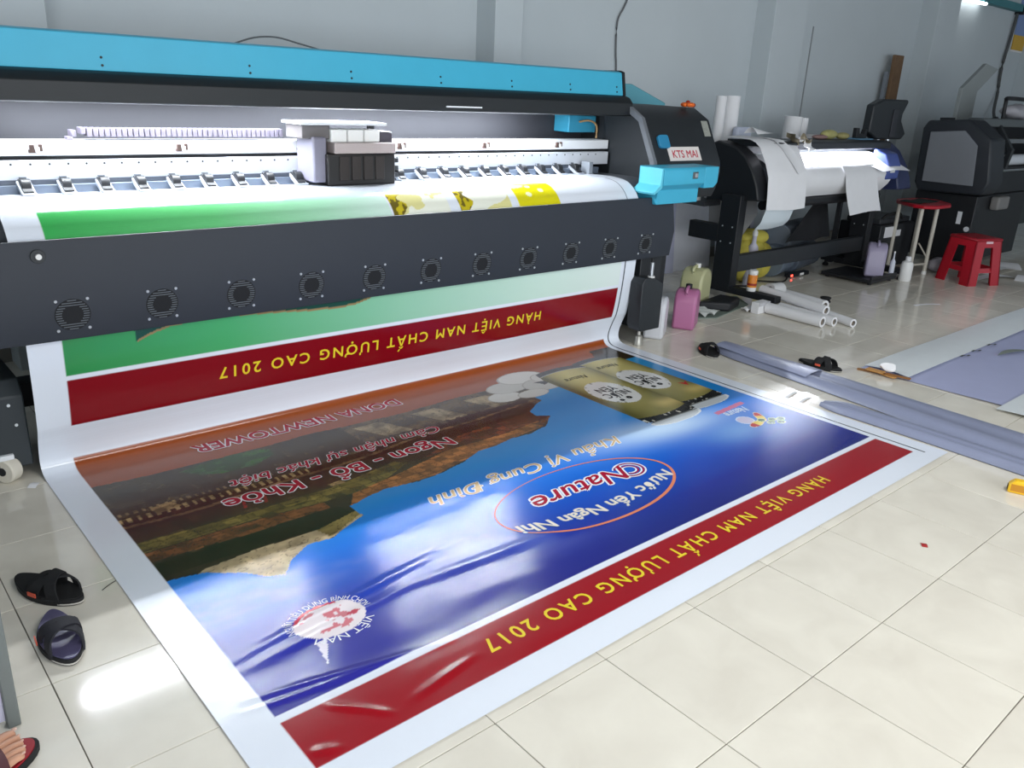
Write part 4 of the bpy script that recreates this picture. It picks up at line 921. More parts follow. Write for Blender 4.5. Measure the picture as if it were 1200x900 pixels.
bm = B(); sheet(bm, lambda u, v: (-.38 + .76 * u + (.12 - .0 * u) * v + (.0 - .60 * (u - .5)) * v, .06 + .03 * math.sin(9 * u) * (1 - v), .0 + .36 * v), 14, 6, .004); obj('fold', bm, mat('black_cloth', rgb(22, 23, 27), .9), cl_)
# tray of the right leg with jugs, electronics
st = thing('waste_ink_tray', 'black low tray on the floor under the right leg of the plotter', 'tray', (6.3, 2.2, 0))
bm = B(); box(bm, 5.95, 6.42, 2.02, 2.5, .02, .05); obj('plate', bm, BLACK2, st, .006)
bm = B(); box(bm, 5.95, 6.42, 2.02, 2.04, .05, .075); obj('rim', bm, BLACK2, st, .003)
for x in (6.0, 6.37):
    for y in (2.06, 2.46):
        bm = B(); cyl(bm, (x, y, 0), (x, y, .021), .016, n=10); obj('foot', bm, RUBBER, st)
jug('lavender_jug', 'lavender jug with blue ink at its bottom on the tray by the right plotter leg', (6.20, 2.14, .0515), .5, .115, .08, .29, plas('jug_lav', rgb(176, 168, 196), .25), plas('liq_blue', rgb(66, 92, 128), .1), BLACK2, .09)
sb = thing('glue_bottle', 'small white bottle on the floor just left of the red table legs', 'bottle', (6.50, 1.98, 0), local=True)
bm = B(); lathe(bm, (0, 0, 0), [(.05, 0), (.054, .01), (.054, .14), (.045, .17), (.02, .185)], 18); obj('body', bm, WHITEP, sb)
bm = B(); lathe(bm, (0, 0, 0), [(.024, .185), (.024, .215), (.018, .22)], 12); obj('cap', bm, PAPER, sb)
sb2 = thing('thin_bottle', 'thin pale dropper bottle between the lavender jug and the white bottle', 'bottle', (6.36, 2.05, .0515), local=True)
bm = B(); lathe(bm, (0, 0, 0), [(.022, 0), (.022, .12), (.008, .15), (.006, .2)], 12); obj('body', bm, mat('pale_bottle', rgb(200, 204, 214), .4), sb2)
bm = B(); lathe(bm, (0, 0, 0), [(.008, .2), (.008, .215)], 8); obj('tip', bm, WHITEP, sb2)
el = thing('control_unit', 'black control unit with white labels on the floor right of the plotter', 'machine', (7.1, 2.5, 0))
bm = B(); box(bm, 6.72, 7.42, 2.38, 2.80, 0, .42); obj('housing', bm, BLACK2, el, .01)
bm = B(); box(bm, 6.80, 6.98, 2.374, 2.381, .30, .40); obj('label_plate', bm, PAPER, el)
bm = B(); box(bm, 7.03, 7.13, 2.374, 2.381, .30, .36); obj('label_plate', bm, PAPER, el)
bm = B(); tube(bm, [(6.8, 2.45, .42), (6.85, 2.42, .50), (7.05, 2.4, .52), (7.2, 2.42, .46), (7.3, 2.5, .42)], .014); obj('cable', bm, RUBBER, el)
bm = B(); box(bm, 6.76, 7.38, 2.42, 2.76, .42, .47); obj('lid', bm, mat('dark_lid', rgb(44, 46, 50), .5), el, .01)
pw = thing('power_strip', 'power strip with a red pilot light on the floor under the plotter', 'power strip', (5.75, 2.62, 0), local=True)
bm = B(); box(bm, -.16, .16, -.03, .03, .0, .035); ps = obj('body', bm, BLACK2, pw, .006)
bm = B(); box(bm, -.15, -.125, -.034, -.028, .012, .028); obj('pilot_light', bm, mat('pilot_red', rgb(255, 60, 50), .4, emit=(1, .05, .03), estr=6), pw)
bm = B(); box(bm, .0, .06, -.034, -.028, .01, .03); obj('socket', bm, WHITEP, pw)
bm = B(); tube(bm, [(-.16, 0, .02), (-.4, -.1, .008), (-.6, .05, .008), (-.8, -.05, .008), (-1.0, .1, .008)], .007); obj('lead', bm, RUBBER, pw)

# ------------------------------------------------------------------ red folding table, red stool
rt = thing('red_table', 'small red topped table on thin pale legs right of the plotter', 'table', (6.95, 2.15, 0))
bm = B(); prism(bm, [(6.70, 2.02), (6.80, 1.95), (7.08, 1.94), (7.22, 2.00), (7.40, 2.20), (7.40, 2.32), (7.28, 2.40), (7.00, 2.42), (6.88, 2.36), (6.70, 2.12)], 2, .625, .655); obj('table_top', bm, REDP, rt, .008)
for x, y in ((6.76, 2.06), (6.99, 2.02), (6.98, 2.37), (7.30, 2.30)):
    bm = B(); cyl(bm, (x, y, 0), (x, y, .626), .018, n=12); l = obj('leg', bm, mat('pale_tube', rgb(196, 192, 180), .4), rt)
    bm = B(); cyl(bm, (x, y, 0), (x, y, .03), .022, n=12); obj('leg_cap', bm, WHITEP, l)
bm = B(); cyl(bm, (6.77, 2.06, .10), (6.98, 2.02, .10), .010, n=8); cyl(bm, (6.82, 2.05, .30), (6.98, 2.02, .16), .007, n=8); obj('brace', bm, mat('pale_tube', rgb(196, 192, 180), .4), rt)
bm = B(); sheet(bm, lambda u, v: (6.80 + .4 * u, 2.10 + .2 * v, .662 + .006 * math.sin(7 * u)), 8, 6, .004); tag(obj('dark_cloth', bm, mat('dark_green_cloth', rgb(34, 44, 40), .9)), 'dark cloth lying on the red topped table', 'cloth')
so = thing('red_stool', 'red plastic stool with slotted sides on the floor, right of the red topped table', 'stool', (7.02, 1.64, 0), (0, 0, -.38), local=True)
H = .42; b0, t0 = .185, .145
def at_h(z): return b0 + (t0 - b0) * z / H
for k in range(4):
    a = k * PI / 2; R_ = Matrix.Rotation(a, 3, 'Z')
    bm = B()
    for s in (-1, 1):     # two halves of a leg panel beside the slot
        q = [(s * at_h(0), -at_h(0), 0), (s * (at_h(0) - .10), -at_h(0), 0), (s * .055, -at_h(.30), .30), (s * .05, -at_h(.34), .34), (0, -at_h(.34), .34), (0, -t0, H), (s * t0, -t0, H)]
        v0 = [bm.verts.new(R_ @ Vector(p)) for p in q]; v1 = [bm.verts.new(R_ @ (Vector(p) + Vector((0, .012, 0)))) for p in q]
        bm.faces.new(v0); bm.faces.new(v1[::-1])
        for i in range(7): bm.faces.new((v0[i], v0[(i + 1) % 7], v1[(i + 1) % 7], v1[i]))
    obj('leg_panel', bm, REDP, so)
    bm = B(); w = at_h(.14); v = [R_ @ Vector(p) for p in ((-w * .6, -w + .001, .115), (w * .6, -w + .001, .115), (w * .6, -w + .012, .155), (-w * .6, -w + .012, .155))]
    vv = [bm.verts.new(p) for p in v] + [bm.verts.new(p + R_ @ Vector((0, .012, 0))) for p in v]
    for f in ((0, 1, 2, 3), (7, 6, 5, 4), (0, 4, 5, 1), (1, 5, 6, 2), (2, 6, 7, 3), (3, 7, 4, 0)): bm.faces.new([vv[i] for i in f])
    obj('rail', bm, REDP, so)
bm = B(); box(bm, -t0 - .01, t0 + .01, -t0 - .01, t0 + .01, H - .03, H); obj('seat', bm, mat('red_plastic_seat', rgb(150, 18, 34), .35), so, .014)
bm = B(); box(bm, -.04, .04, -at_h(.385) - .004, -at_h(.385), .375, .395); obj('maker_label', bm, mat('pale_pink', rgb(226, 190, 196), .5), so)

# ------------------------------------------------------------------ third printer at the right edge
p3 = thing('roll_printer', 'black roll printer with a grey end panel at the right edge', 'printer', (8.6, 2.25, 0))
E3 = [(2.50, .70), (2.55, .78), (2.57, 1.30), (2.53, 1.375), (2.14, 1.405), (1.91, 1.235), (1.845, .84), (1.90, .72)]
bm = B(); prism(bm, E3, 0, 7.60, 7.95); ec = obj('end_housing', bm, mat('dark_slate', rgb(38, 42, 48), .45), p3, .02)
I3 = [(2.47, .80), (2.48, 1.27), (2.16, 1.30), (2.02, 1.17), (1.985, .80)]
bm = B(); prism(bm, I3, 0, 7.585, 7.601); obj('end_panel', bm, mat('panel_grey', rgb(122, 126, 132), .6), ec, .004)
bm = B(); prism(bm, [(2.45, 1.38), (2.36, 1.387), (2.36, 1.41), (2.45, 1.405)], 0, 7.66, 7.8); obj('latch', bm, BLACK2, ec, .004)
bm = B(); prism(bm, [(2.60, .70), (2.60, 1.33), (2.40, 1.36), (2.34, 1.33), (2.40, 1.05), (2.20, 1.02), (2.06, .95), (2.00, .70)], 0, 7.95, 13.0); obj('main_body', bm, BLACK2, p3, .006)
bm = B(); box(bm, 7.95, 13.0, 2.14, 2.30, 1.34, 1.42); obj('top_cover', bm, mat('cover_grey', rgb(92, 98, 100), .4, .2), p3, .01)
bm = B(); box(bm, 7.95, 13.0, 2.12, 2.20, 1.18, 1.225); obj('front_rail', bm, mat('rail_steel', rgb(130, 134, 138), .35, .5), p3, .004)
bm = B(); cyl(bm, (8.4, 2.08, 1.02), (13.0, 2.08, 1.02), .055, n=20); obj('media_roller', bm, mat('roller_white', rgb(216, 220, 226), .3), p3)
bm = B(); cyl(bm, (8.4, 2.03, .92), (13.0, 2.03, .92), .012, n=12); obj('guide_bar', bm, STEEL, p3)
bm = B(); prism(bm, [(2.20, 1.44), (2.24, 1.42), (2.02, 1.12), (2.05, .98), (2.0, .94), (1.97, 1.13)], 0, 8.36, 8.42); obj('hood_arm', bm, BLACK, p3, .004)
bm = B(); box(bm, 7.70, 9.0, 1.95, 2.55, .06, .70); obj('stand_box', bm, BLACK2, p3, .01)
bm = B(); box(bm, 9.0, 13.0, 2.1, 2.5, .30, .62); obj('lower_beam', bm, mat('beam_dark', rgb(44, 50, 50), .5), p3, .006)
for x in (7.8, 8.9, 12.8):
    bm = B(); cyl(bm, (x, 2.1, 0), (x, 2.1, .31), .03, n=12); obj('foot', bm, BLACK2, p3)
bm = B(); box(bm, 7.69, 7.7, 2.06, 2.10, .42, .54); obj('switch', bm, WHITEM, p3)
bm = B(); cyl(bm, (7.701, 1.99, .38), (7.69, 1.99, .38), .025, n=14); obj('knob', bm, WHITEM, p3)
bm = B(); box(bm, 8.02, 8.30, 1.86, 1.948, .56, .69); obj('bracket', bm, mat('bracket_light', rgb(126, 124, 122), .6), p3, .02)
fd = thing('folding_guide', 'bent grey sheet metal guide standing up behind the roll printer', 'guide', (8.85, 2.66, 0))
bm = B(); prism(bm, [(8.56, .0), (8.96, .0), (8.96, 1.68), (9.40, 1.93), (9.05, 1.97), (8.56, 1.70)], 1, 2.66, 2.70); obj('plate', bm, mat('guide_grey', rgb(150, 156, 156), .5, .1), fd, .004)
bg = thing('film_reel_rack', 'black wire rack with a crumpled film packet on top of the roll printer', 'rack', (9.0, 2.22, 1.42), local=True)
bm = B(); tube(bm, [(-.38, 0, 0), (-.40, 0, .16), (-.34, 0, .20), (.42, 0, .19), (.5, 0, .15), (.5, 0, 0)], .02); obj('frame', bm, BLACK2, bg)
bm = B(); ball(bm, (.05, .02, .075), 1, .42, .10, .075, 16, 10)
for v in bm.verts: v.co += Vector((0, math.sin(30 * v.co.x) * .02, math.cos(24 * v.co.x) * .012))
obj('packet', bm, mat('film_packet', rgb(176, 174, 180), .35), bg)
# wall items at right
tb = thing('wall_tube_light', 'teal bodied tube light high on the back wall near the right corner', 'light', (11.3, 3.55, 2.78))
bm = B(); box(bm, 10.75, 12.05, 3.50, 3.598, 2.77, 2.86); obj('body', bm, mat('teal_fixture', rgb(70, 132, 140), .5), tb, .006)
bm = B(); cyl(bm, (10.2, 3.52, 2.74), (10.85, 3.52, 2.76), .02, n=12); obj('tube', bm, mat('lit_tube', (.9, .9, .9), .5, emit=(.95, 1, 1), estr=5), tb)
bm = B(); box(bm, 12.05, 12.12, 3.49, 3.598, 2.74, 2.84); obj('end_cap', bm, BLACK2, tb)
bm = B(); tube(bm, [(12.05, 3.56, 2.75), (12.02, 3.57, 2.4), (11.96, 3.57, 2.05), (12.02, 3.57, 1.75), (11.85, 3.5, 1.48), (11.8, 3.4, 1.3), (11.8, 3.3, 1.0), (11.8, 3.3, 0)], .02); tag(obj('hanging_cable', bm, mat('cable_grey', rgb(84, 86, 86), .7)), 'grey cable hanging down the wall from the tube light at right', 'cable')
ps_ = thing('wall_poster', 'blue poster with a yellow band on the back wall at the right edge', 'poster', (12.9, 3.58, 2.3))
bm = B(); box(bm, 12.20, 14.4, 3.585, 3.597, 2.50, 3.3); obj('blue_field', bm, mat('poster_blue', rgb(128, 150, 196), .5), ps_)
bm = B(); box(bm, 12.20, 14.4, 3.584, 3.597, 2.31, 2.4995); obj('yellow_band', bm, mat('poster_yellow', rgb(214, 170, 60), .5), ps_)
bm = B(); box(bm, 12.18, 14.42, 3.59, 3.598, 2.285, 2.3095); obj('white_edge', bm, PAPER, ps_)
bm = B(); tube(bm, [(4.16, 3.585, 1.0), (4.17, 3.585, 1.60), (4.145, 3.585, 1.80), (4.137, 3.585, 2.01), (4.20, 3.585, 2.12), (4.24, 3.585, 2.22), (4.30, 3.585, 2.6), (4.3, 3.585, 3.59)], .007); tag(obj('wall_cable', bm, mat('cable_dark', rgb(104, 106, 108), .7)), 'thin dark cable hanging down the back wall above the right end of the large printer', 'cable')
bm = B(); tube(bm, [(.62, 2.72, 1.61), (.74, 2.76, 1.645), (.86, 2.78, 1.655), (.97, 2.77, 1.635), (1.08, 2.74, 1.61)], .004); tag(obj('wire_loop', bm, mat('wire_grey', rgb(96, 100, 102), .6)), 'thin wire arched over the top of the teal hood', 'wire')
bm = B(); box(bm, 7.02, 7.034, 3.592, 3.599, 1.25, 2.2); tag(obj('wall_conduit', bm, mat('conduit_grey', rgb(150, 154, 156), .7)), 'thin grey conduit strip on the back wall above the plotter', 'conduit')

# ------------------------------------------------------------------ on the floor at right
def flat_roll(name, label, p0, p1, w0, w1, h0, cat='vinyl roll', ridge_=1):
    t = thing(name, label, cat, (p0[0], p0[1], 0), group='flattened grey vinyl rolls on the floor')
    bm = B(); p0 = Vector((*p0, 0)); p1 = Vector((*p1, 0)); d = (p1 - p0).normalized(); s = Vector((-d.y, d.x, 0)); N = 26; rings = []
    for i in range(N + 1):
        f = i / N; w = w0 + (w1 - w0) * f; c = p0 + (p1 - p0) * f + s * .006 * math.sin(6 * f); k = min(1, math.sin(min(f * N / 2.0, 1) * PI / 2) * .5 + .5)
        prof = [(-1, .12), (-.92, .62), (-.62, 1.0), (-.28, .86), (-.05, .62), (.18, .80), (.55, .95), (.88, .62), (1, .12), (.9, .0), (-.9, .0)]
        rings.append([bm.verts.new(c + s * (a * w * k) + Vector((0, 0, .0008 + b * h0 * k))) for a, b in prof])
    n = len(rings[0])
    for a, b in zip(rings, rings[1:]):
        for k in range(n): bm.faces.new((a[k], a[(k + 1) % n], b[(k + 1) % n], b[k]))
    bm.faces.new(rings[0]); bm.faces.new(rings[-1][::-1])
    obj('roll_body', bm, mat('grey_vinyl', rgb(136, 142, 166), .33, noise=.06), t, ang=60)
    return t
fr1 = flat_roll('vinyl_roll', 'long flattened grey blue vinyl roll on the floor, starting at a black slipper', (3.17, 1.63), (3.03, -.85), .09, .20, .05)
fr2 = flat_roll('vinyl_roll', 'flattened grey blue vinyl roll on the floor, the front one nearest the banner corner', (2.816, .71), (2.816, -.85), .065, .066, .042)
bm = B(); sheet(bm, lambda u, v: (3.17 - .045 * u + (2 * v - 1) * (.070 + .03 * u), 1.60 - .66 * u, .0575 + .002 * math.sin(9 * u) - .012 * (2 * v - 1) ** 2), 10, 6, .001); tag(obj('clear_film', bm, mat('milky_film', rgb(150, 156, 184), .3)), 'darker film strip laid over the far end of the rear vinyl roll', 'film')
# fabric sheet with folded edges
fs = thing('vinyl_sheet', 'large lavender vinyl sheet with white folded edges spread on the floor at right', 'sheet', (4.5, .4, 0))
bm = B(); sheet(bm, lambda u, v: (3.60 + 5.2 * u + .06 * (1 - v) * (1 - u), -.60 + 1.50 * v, .004 + .004 * math.sin(9 * u + 4 * v) ** 2 + .004 * (fbm(np.array(u * 14.), np.array(v * 9.), 2))), 60, 24, .001); obj('lavender_side', bm, mat('lavender_vinyl', rgb(176, 181, 214), .35, noise=.04), fs)
bm = B(); sheet(bm, lambda u, v: (3.64 + 5.2 * u, .635 + .265 * v + .01 * math.sin(4 * u), .016 + .010 * math.sin(PI * v) + .002 * math.sin(20 * u)), 50, 8, .0015); obj('folded_edge', bm, mat('white_vinyl', rgb(222, 228, 230), .35), fs)
bm = B(); sheet(bm, lambda u, v: (3.53 + 4.5 * u, -.50 + .62 * v - .02 * u, .014 + .012 * math.sin(PI * v) + .002 * math.sin(20 * u)), 50, 8, .0015); obj('folded_edge', bm, mat('white_vinyl', rgb(222, 228, 230), .35), fs)
bm = B(); sheet(bm, lambda u, v: (4.60 + .34 * u, .50 - .10 * u + .05 * v * math.sin(PI * u), .018 + .01 * math.sin(PI * u)), 8, 3, .001); tag(obj('dry_leaf', bm, mat('leaf_grey', rgb(120, 128, 122), .7)), 'grey dry leaf shaped scrap on the lavender sheet', 'scrap')
for k, (x, y) in enumerate(((4.36, .625), (4.55, .63), (4.80, .628))):
    bm = B(); sheet(bm, lambda u, v: (x + .09 * u, y + .012 * v - .02 * u, .018 + .004 * math.sin(6 * u)), 4, 2, .001); tag(obj('dark_crumb', bm, mat('crumb_dark', rgb(70, 74, 70), .8)), ('nearest dark crumb along the fold of the lavender sheet', 'middle dark crumb along the fold of the lavender sheet', 'farthest dark crumb along the fold of the lavender sheet')[k], 'scrap', 'dark crumbs on the lavender sheet')
cb_ = thing('cardboard_scrap', 'torn brown cardboard pieces under the near corner of the white fold', 'cardboard', (3.60, .74, 0))
for k, (x, y, r, l, w) in enumerate(((3.585, .85, -1.2, .12, .03), (3.585, .76, -1.75, .16, .035), (3.60, .68, -1.4, .14, .03), (3.57, .80, -1.55, .10, .05))):
    bm = B(); box(bm, -l / 2, l / 2, -w / 2, w / 2, .002 + .006 * k, .007 + .006 * k); bmesh.ops.rotate(bm, verts=bm.verts, cent=(0, 0, 0), matrix=Matrix.Rotation(r, 3, 'Z')); bmesh.ops.translate(bm, verts=bm.verts, vec=(x, y, 0))
    obj('piece', bm, mat('cardboard%d' % (k % 2), rgb(*((186, 136, 76) if k % 2 else (142, 96, 50))), .8, noise=.2), cb_)
bm = B(); ball(bm, (3.62, .755, .045), 1, .032, .04, .018, 18, 12)
for v in bm.verts: v.co += Vector((math.sin(60 * v.co.y), math.cos(70 * v.co.x), math.sin(90 * v.co.x + 70 * v.co.y))) * .010
tag(obj('crumpled_tissue', bm, PAPER), 'crumpled white tissue on the cardboard at the white fold corner', 'tissue')
def scrap(name, label, x, y, l, w, r, m_, z=.0008, curl=.006):
    bm = B(); sheet(bm, lambda u, v: (l * (u - .5), w * (v - .5), z + curl * math.sin(PI * u)), 6, 2, .0006); bmesh.ops.rotate(bm, verts=bm.verts, cent=(0, 0, 0), matrix=Matrix.Rotation(r, 3, 'Z')); bmesh.ops.translate(bm, verts=bm.verts, vec=(x, y, 0))
    return tag(obj(name, bm, m_), label, 'scrap')
scrap('white_scrap', 'thin white strip on the floor beside the right edge of the banner, the far one', 2.795, .885, .17, .02, .15, PAPER)  # two thin white strips beside the banner edge
scrap('white_scrap', 'thin white strip on the floor beside the right edge of the banner, the near one', 2.79, .80, .15, .018, .1, PAPER)
scrap('white_scrap', 'white paper strip on the tiles in front of the red stool', 5.70, 1.42, .26, .03, -.4, PAPER)
scrap('red_chip', 'tiny red chip of paper on the tiles at lower right', 1.784, -.272, .028, .02, .6, mat('chip_red', rgb(160, 40, 40), .6), curl=.003)
scrap('white_scrap', 'small white paper scrap on the tiles by the caster at left', -.572, 2.0, .045, .03, .9, PAPER)
scrap('black_thread', 'short black thread on the tiles right of the black slipper at left', -.555, 1.165, .055, .003, .55, RUBBER, curl=.002)
for k, (x, y, l) in enumerate(((7.45, 1.55, .5), (7.9, 1.7, .6), (7.7, 1.35, .3), (8.3, 1.75, .4))):
    scrap('waste_paper', ('white waste paper strip on the floor right of the red stool, nearest it', 'wide white waste sheet on the floor behind the stool at right', 'small white waste scrap at the right edge beside the stool', 'farthest white waste sheet on the floor under the roll printer')[k], x, y, l, .10 + .04 * k, .3 * k - .4, PAPER, curl=.03)
bm = B(); ball(bm, (7.25, 2.0, .07), 1, .14, .10, .07, 14, 9)
for v in bm.verts: v.co += Vector((math.sin(40 * v.co.y), math.cos(44 * v.co.x), 0)) * .012; v.co.z = max(v.co.z, .001)
tag(obj('plastic_bag', bm, mat('clear_bag', rgb(176, 172, 180), .25, trans=.2)), 'crumpled clear plastic bag on the floor behind the red table legs', 'bag')
# yellow tape measure at the right edge
tm_ = thing('tape_measure', 'yellow tape measure with a dark belt clip on the tiles at the right edge', 'tape measure', (2.555, -.325, 0), (0, 0, -1.2), local=True)
bm = B(); prism(bm, [(-.045, 0), (.05, 0), (.05, .04), (.025, .058), (-.025, .055), (-.045, .035)], 1, -.02, .02); obj('case', bm, mat('yellow_plastic', rgb(240, 192, 40), .35), tm_, .006)
bm = B(); box(bm, -.02, .02, .0205, .0225, .015, .042); bmesh.ops.translate(bm, verts=bm.verts, vec=(-.015, 0, 0)); obj('belt_clip', bm, mat('clip_dark', rgb(70, 44, 26), .4), tm_)
bm = B(); box(bm, -.036, .03, -.0215, -.0202, .010, .04); obj('side_label', bm, mat('label_ochre', rgb(190, 130, 30), .5), tm_)
bm = B(); box(bm, -.0465, -.0455, -.012, .012, .006, .030); obj('slot', bm, RUBBER, tm_)

# ------------------------------------------------------------------ slippers
def slipper(label, loc, rot, sole_m, strap_m, top_m, crossed=True):
    t = thing('slipper', label, 'slipper', loc, rot, local=True)
    L_ = .27
    def outline(n=36, k=1.):
        pts = []
        for i in range(n):
            a = 2 * PI * i / n; x = math.cos(a) * .135; w = .046 + .006 * (math.cos(a) + .2) - .006 * math.cos(2 * a)
            pts.append((x * k, (math.sin(a) * w) * (k if k == 1 else k * .98) + .006 * math.cos(a) ** 2))
        return pts
    bm = B(); prism(bm, outline(), 2, 0, .018); obj('sole', bm, sole_m, t, .003)
    bm = B(); prism(bm, outline(k=1.01), 2, .004, .008); obj('sole_edge', bm, mat('sole_rim', rgb(196, 192, 184), .6), t)
    bm = B(); prism(bm, outline(k=.95), 2, .0182, .022); obj('insole', bm, top_m, t)
    def strap(x0, x1, w, h, m_, nm):
        bm = B()
        def fn(u, v):
            a = PI * u; x = x0 + (x1 - x0) * u + w * (v - .5); hw = .0475 * math.sqrt(max(1 - (x / .140) ** 2, .05))
            return (x, -math.cos(a) * hw + .004, .008 + math.sin(a) ** .6 * h)
        sheet(bm, fn, 14, 3, .005); return obj(nm, bm, m_, t)
    if crossed:
        strap(.0, .075, .038, .055, strap_m, 'strap'); strap(.075, .0, .038, .060, strap_m, 'strap')
    else: strap(.05, .05, .075, .055, strap_m, 'strap')
    s = strap(-.012, -.012, .02, .045, strap_m, 'rear_strap')
    bm = B(); box(bm, -.004, .028, -.0585, -.0555, .022, .034); obj('logo_mark', bm, mat('mark_orange', rgb(206, 84, 60), .5), t)
    return t
INS = mat('insole_violet', rgb(84, 80, 110), .3, noise=.3, nscale=20)
slipper('black slipper on the tiles at left, the upper one lying in shade', (-.708, 1.235, .0008), (0, 0, -1.12), RUBBER, mat('strap_black', rgb(26, 26, 28), .85), RUBBER)
slipper('black slipper with shiny violet insole on the tiles at left, the lower one in light', (-.738, .975, .0008), (0, 0, -1.62), RUBBER, mat('strap_navy', rgb(30, 30, 38), .8), INS)
slipper('black slipper lying at the far tip of the grey vinyl roll', (3.06, 1.62, .0008), (0, 0, -2.2), RUBBER, mat('strap_black', rgb(26, 26, 28), .85), RUBBER)
slipper('black slipper on the tiles behind the rear grey vinyl roll, right of the other', (3.40, 1.06, .0008), (0, 0, -1.5), RUBBER, mat('strap_black', rgb(26, 26, 28), .85), RUBBER)

# ------------------------------------------------------------------ grey post at the left edge
po = thing('trestle_stand', 'grey metal trestle leg standing on the tiles at the left edge', 'trestle', (-.93, .72, 0))
GM = mat('grey_paint', rgb(112, 118, 116), .45)
bm = B(); box(bm, -.918, -.89, .690, .722, 0, .75); obj('post', bm, GM, po, .003)
bm = B(); box(bm, -1.45, -1.42, .690, .722, 0, .75); obj('post', bm, GM, po, .003)
bm = B(); box(bm, -1.42, -.918, .698, .716, .70, .75); obj('top_rail', bm, GM, po, .003)
bm = B(); box(bm, -1.419, -.919, .700, .708, .02, .68); obj('side_panel', bm, mat('pale_lavender_panel', rgb(206, 204, 224), .4), po)

# ------------------------------------------------------------------ the person whose foot shows at the lower left
SKIN = mat('skin', rgb(196, 146, 118), .5, noise=.06, nscale=30)
per = thing('person', 'person in blue jeans and a red soled sandal, toes showing at lower left', 'person', (-1.02, .535, 0), local=True)
FA = math.radians(24)
def skin_mesh(name, verts, edges, radii, m_, parent, sub=2, root=0):
    me = bpy.data.meshes.new(name); me.from_pydata(verts, edges, []); o = bpy.data.objects.new(name, me); C.objects.link(o); o.parent = parent
    me.materials.append(m_)
    md = o.modifiers.new('skin', 'SKIN'); md.use_smooth_shade = True
    me.skin_vertices[0].data[root].use_root = True
    for i, r in enumerate(radii): me.skin_vertices[0].data[i].radius = (r, r) if not isinstance(r, tuple) else r
    s = o.modifiers.new('sub', 'SUBSURF'); s.levels = sub; s.render_levels = sub
    return o
def fp(x, y, z, o=(0, 0)):   # foot frame: x towards the toes, y to the left of it
    return (o[0] + x * math.cos(FA) - y * math.sin(FA), o[1] + x * math.sin(FA) + y * math.cos(FA), z)
V_, E_, R_ = [], [], []
def add(p, r, frm=None):
    V_.append(p); R_.append(r); 
    if frm is not None: E_.append((frm, len(V_) - 1))
    return len(V_) - 1
pel = add((-.10, -.12, .92), .13)
for side, fo_ in ((0, (0.0, 0.0)), (1, (-.10, -.26))):
    hip = add((fo_[0] - .07, fo_[1] + (-.05 if side == 0 else .07), .84), .085, pel); knee = add((fo_[0] - .045, fo_[1] - .02, .47), .058, hip)
    calf = add((fo_[0] - .06, fo_[1] - .025, .33), .052, knee); ank = add(fp(-.055, 0, .095, fo_), .034, calf)
    heel = add(fp(-.075, 0, .055, fo_), .032, ank); mid = add(fp(.03, 0, .062, fo_), (.034, .026), ank)
    for k, (y, l, r) in enumerate(((.030, .098, .0125), (.012, .092, .0095), (-.006, .084, .009), (-.022, .074, .0085), (-.036, .060, .008))):
        b1 = add(fp(.074 - .007 * k, y * 1.0, .046 - .002 * k, fo_), r * 1.75, mid); b2 = add(fp(.045 + l * .66, y * 1.16, .043, fo_), r * 1.08, b1); add(fp(.045 + l * .90, y * 1.2, .036, fo_), r * 1.05, b2)
chest = add((-.12, -.12, 1.28), .145, pel); nk = add((-.11, -.12, 1.47), .055, chest); hd_ = add((-.08, -.115, 1.60), .085, nk); add((-.075, -.112, 1.68), .07, hd_)
for s in (-1, 1):
    sh = add((-.12 - s * .06, -.12 + s * .17, 1.38), .055, chest); elb = add((-.17, -.12 + s * .23, 1.10), .042, sh); wr = add((-.15, -.12 + s * .25, .87), .030, elb); pa = add((-.14, -.12 + s * .25, .80), (.030, .018), wr)
    for k in range(4):
        f1 = add((-.107 - .021 * k, -.12 + s * .252, .755), .0095, pa); add((-.105 - .02 * k, -.12 + s * .238, .712 + .006 * abs(k - 1)), .0085, f1)
    t1 = add((-.098, -.12 + s * .225, .79), .010, pa); add((-.085, -.12 + s * .218, .757), .009, t1)
body = skin_mesh('body', V_, E_, R_, SKIN, per)
# jeans and shirt follow the body
jm = B()
for side, fo_ in ((0, (0.0, 0.0)), (1, (-.10, -.26))):
    a = [(fo_[0] - .07, fo_[1] + (-.05 if side == 0 else .07), .90), (fo_[0] - .05, fo_[1] - .02, .50), (fo_[0] - .07, fo_[1] - .03, .26), (fp(-.075, 0, .13, fo_))]
    rr = [.125, .086, .078, .072]; rings = []
    for p, r in zip(a, rr): rings.append([jm.verts.new((p[0] + r * math.cos(2 * PI * k / 18), p[1] + r * math.sin(2 * PI * k / 18), p[2])) for k in range(18)])
    for p, q in zip(rings, rings[1:]):
        for k in range(18): jm.faces.new((p[k], p[(k + 1) % 18], q[(k + 1) % 18], q[k]))
lathe(jm, (-.11, -.12, 0), [(.14, .80), (.165, .88), (.155, 1.0), (.15, 1.02)], 20, .9, 1.15)
obj('jeans', jm, mat('denim', rgb(62, 104, 150), .85, noise=.2, nscale=60), per)
bm = B(); lathe(bm, (-.115, -.12, 0), [(.168, .96), (.17, 1.10), (.185, 1.30), (.16, 1.40), (.08, 1.465), (.066, 1.475)], 22, .85, 1.2)
for s in (-1, 1): tube(bm, [(-.12 - s * .05, -.12 + s * .15, 1.38), (-.12 - s * .08, -.12 + s * .21, 1.28), (-.12 - s * .09, -.12 + s * .23, 1.18)], .072, 12)
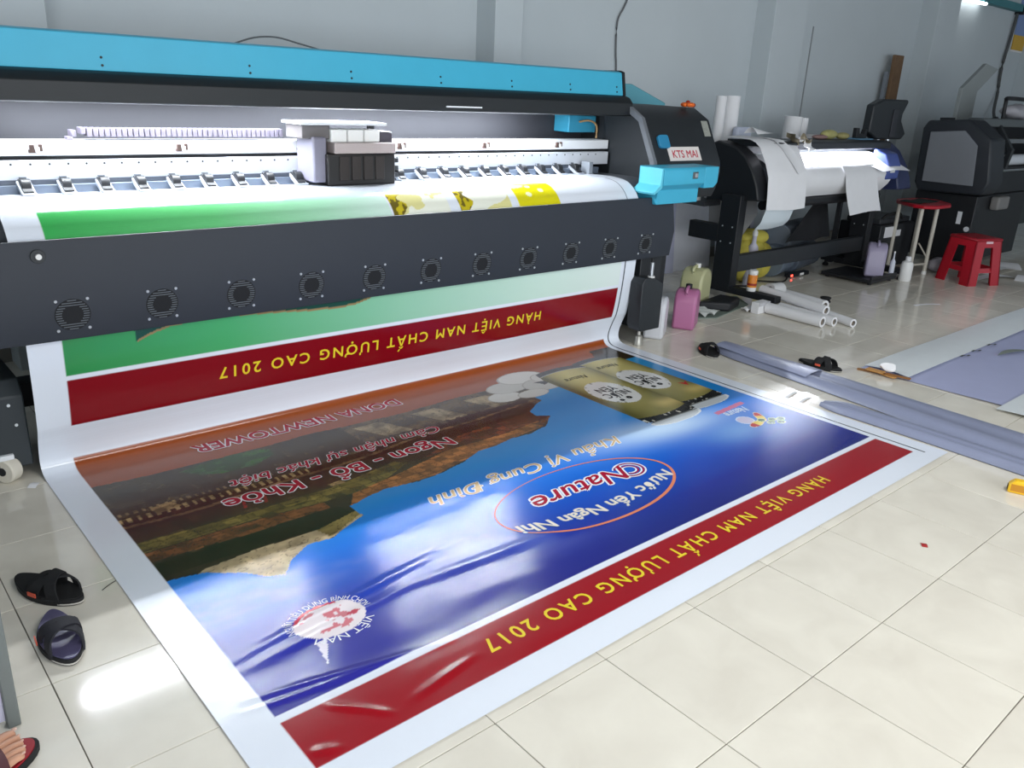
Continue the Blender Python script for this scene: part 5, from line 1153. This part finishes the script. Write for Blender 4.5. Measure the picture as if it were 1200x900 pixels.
obj('shirt', bm, mat('grey_shirt', rgb(120, 126, 136), .9), per)
bm = B(); ball(bm, (-.095, -.117, 1.685), .105, 1, .92, .85); obj('hair', bm, mat('black_hair', rgb(26, 22, 20), .7), per)
for s in (-1, 1):
    bm = B(); ball(bm, (-.004, -.112 + s * .032, 1.615), .009); obj('eye', bm, mat('eye_dark', rgb(30, 24, 22), .3), per)
    bm = B(); ball(bm, (-.085, -.115 + s * .088, 1.60), 1, .018, .010, .028); obj('ear', bm, SKIN, per)
bm = B(); ball(bm, (.018, -.110, 1.585), 1, .018, .012, .022); obj('nose', bm, SKIN, per)
bm = B(); ball(bm, (.008, -.110, 1.545), 1, .008, .022, .006); obj('mouth', bm, mat('lips', rgb(160, 90, 84), .5), per)
NAIL = mat('toe_nail', rgb(214, 176, 156), .3)
for side, fo_ in ((0, (0.0, 0.0)), (1, (-.10, -.26))):
    def fo_pts(k): return [fp(.022 + .135 * k * math.cos(t), (.050 + .006 * math.cos(t)) * k * math.sin(t), 0, fo_)[:2] for t in np.linspace(0, 2 * PI, 33)[:-1]]
    bm = B(); prism(bm, fo_pts(1.), 2, .0006, .020); obj('sandal_sole', bm, RUBBER, per, .003)
    bm = B(); prism(bm, fo_pts(.93), 2, .0202, .0245); obj('sandal_insole', bm, mat('insole_red', rgb(150, 26, 38), .5, noise=.1), per)
    bm = B()
    def stf(u, v):
        a_ = PI * u; return fp(.010 + .048 * v, -math.cos(a_) * .052, .014 + math.sin(a_) ** .6 * .078, fo_)
    sheet(bm, stf, 14, 4, .004); obj('sandal_strap', bm, mat('strap_maroon', rgb(74, 36, 42), .5, noise=.2), per)
    for k, (y, l) in enumerate(((.030, .098), (.012, .092), (-.006, .084), (-.022, .074), (-.036, .060))):
        bm = B(); ball(bm, fp(.045 + l * .90 - .001, y * 1.2, .036 + (.0125 if k == 0 else .0093), fo_), 1, .0058 if k == 0 else .004, .0062 if k == 0 else .004, .0016, 10, 6); obj('toe_nail', bm, NAIL, per)
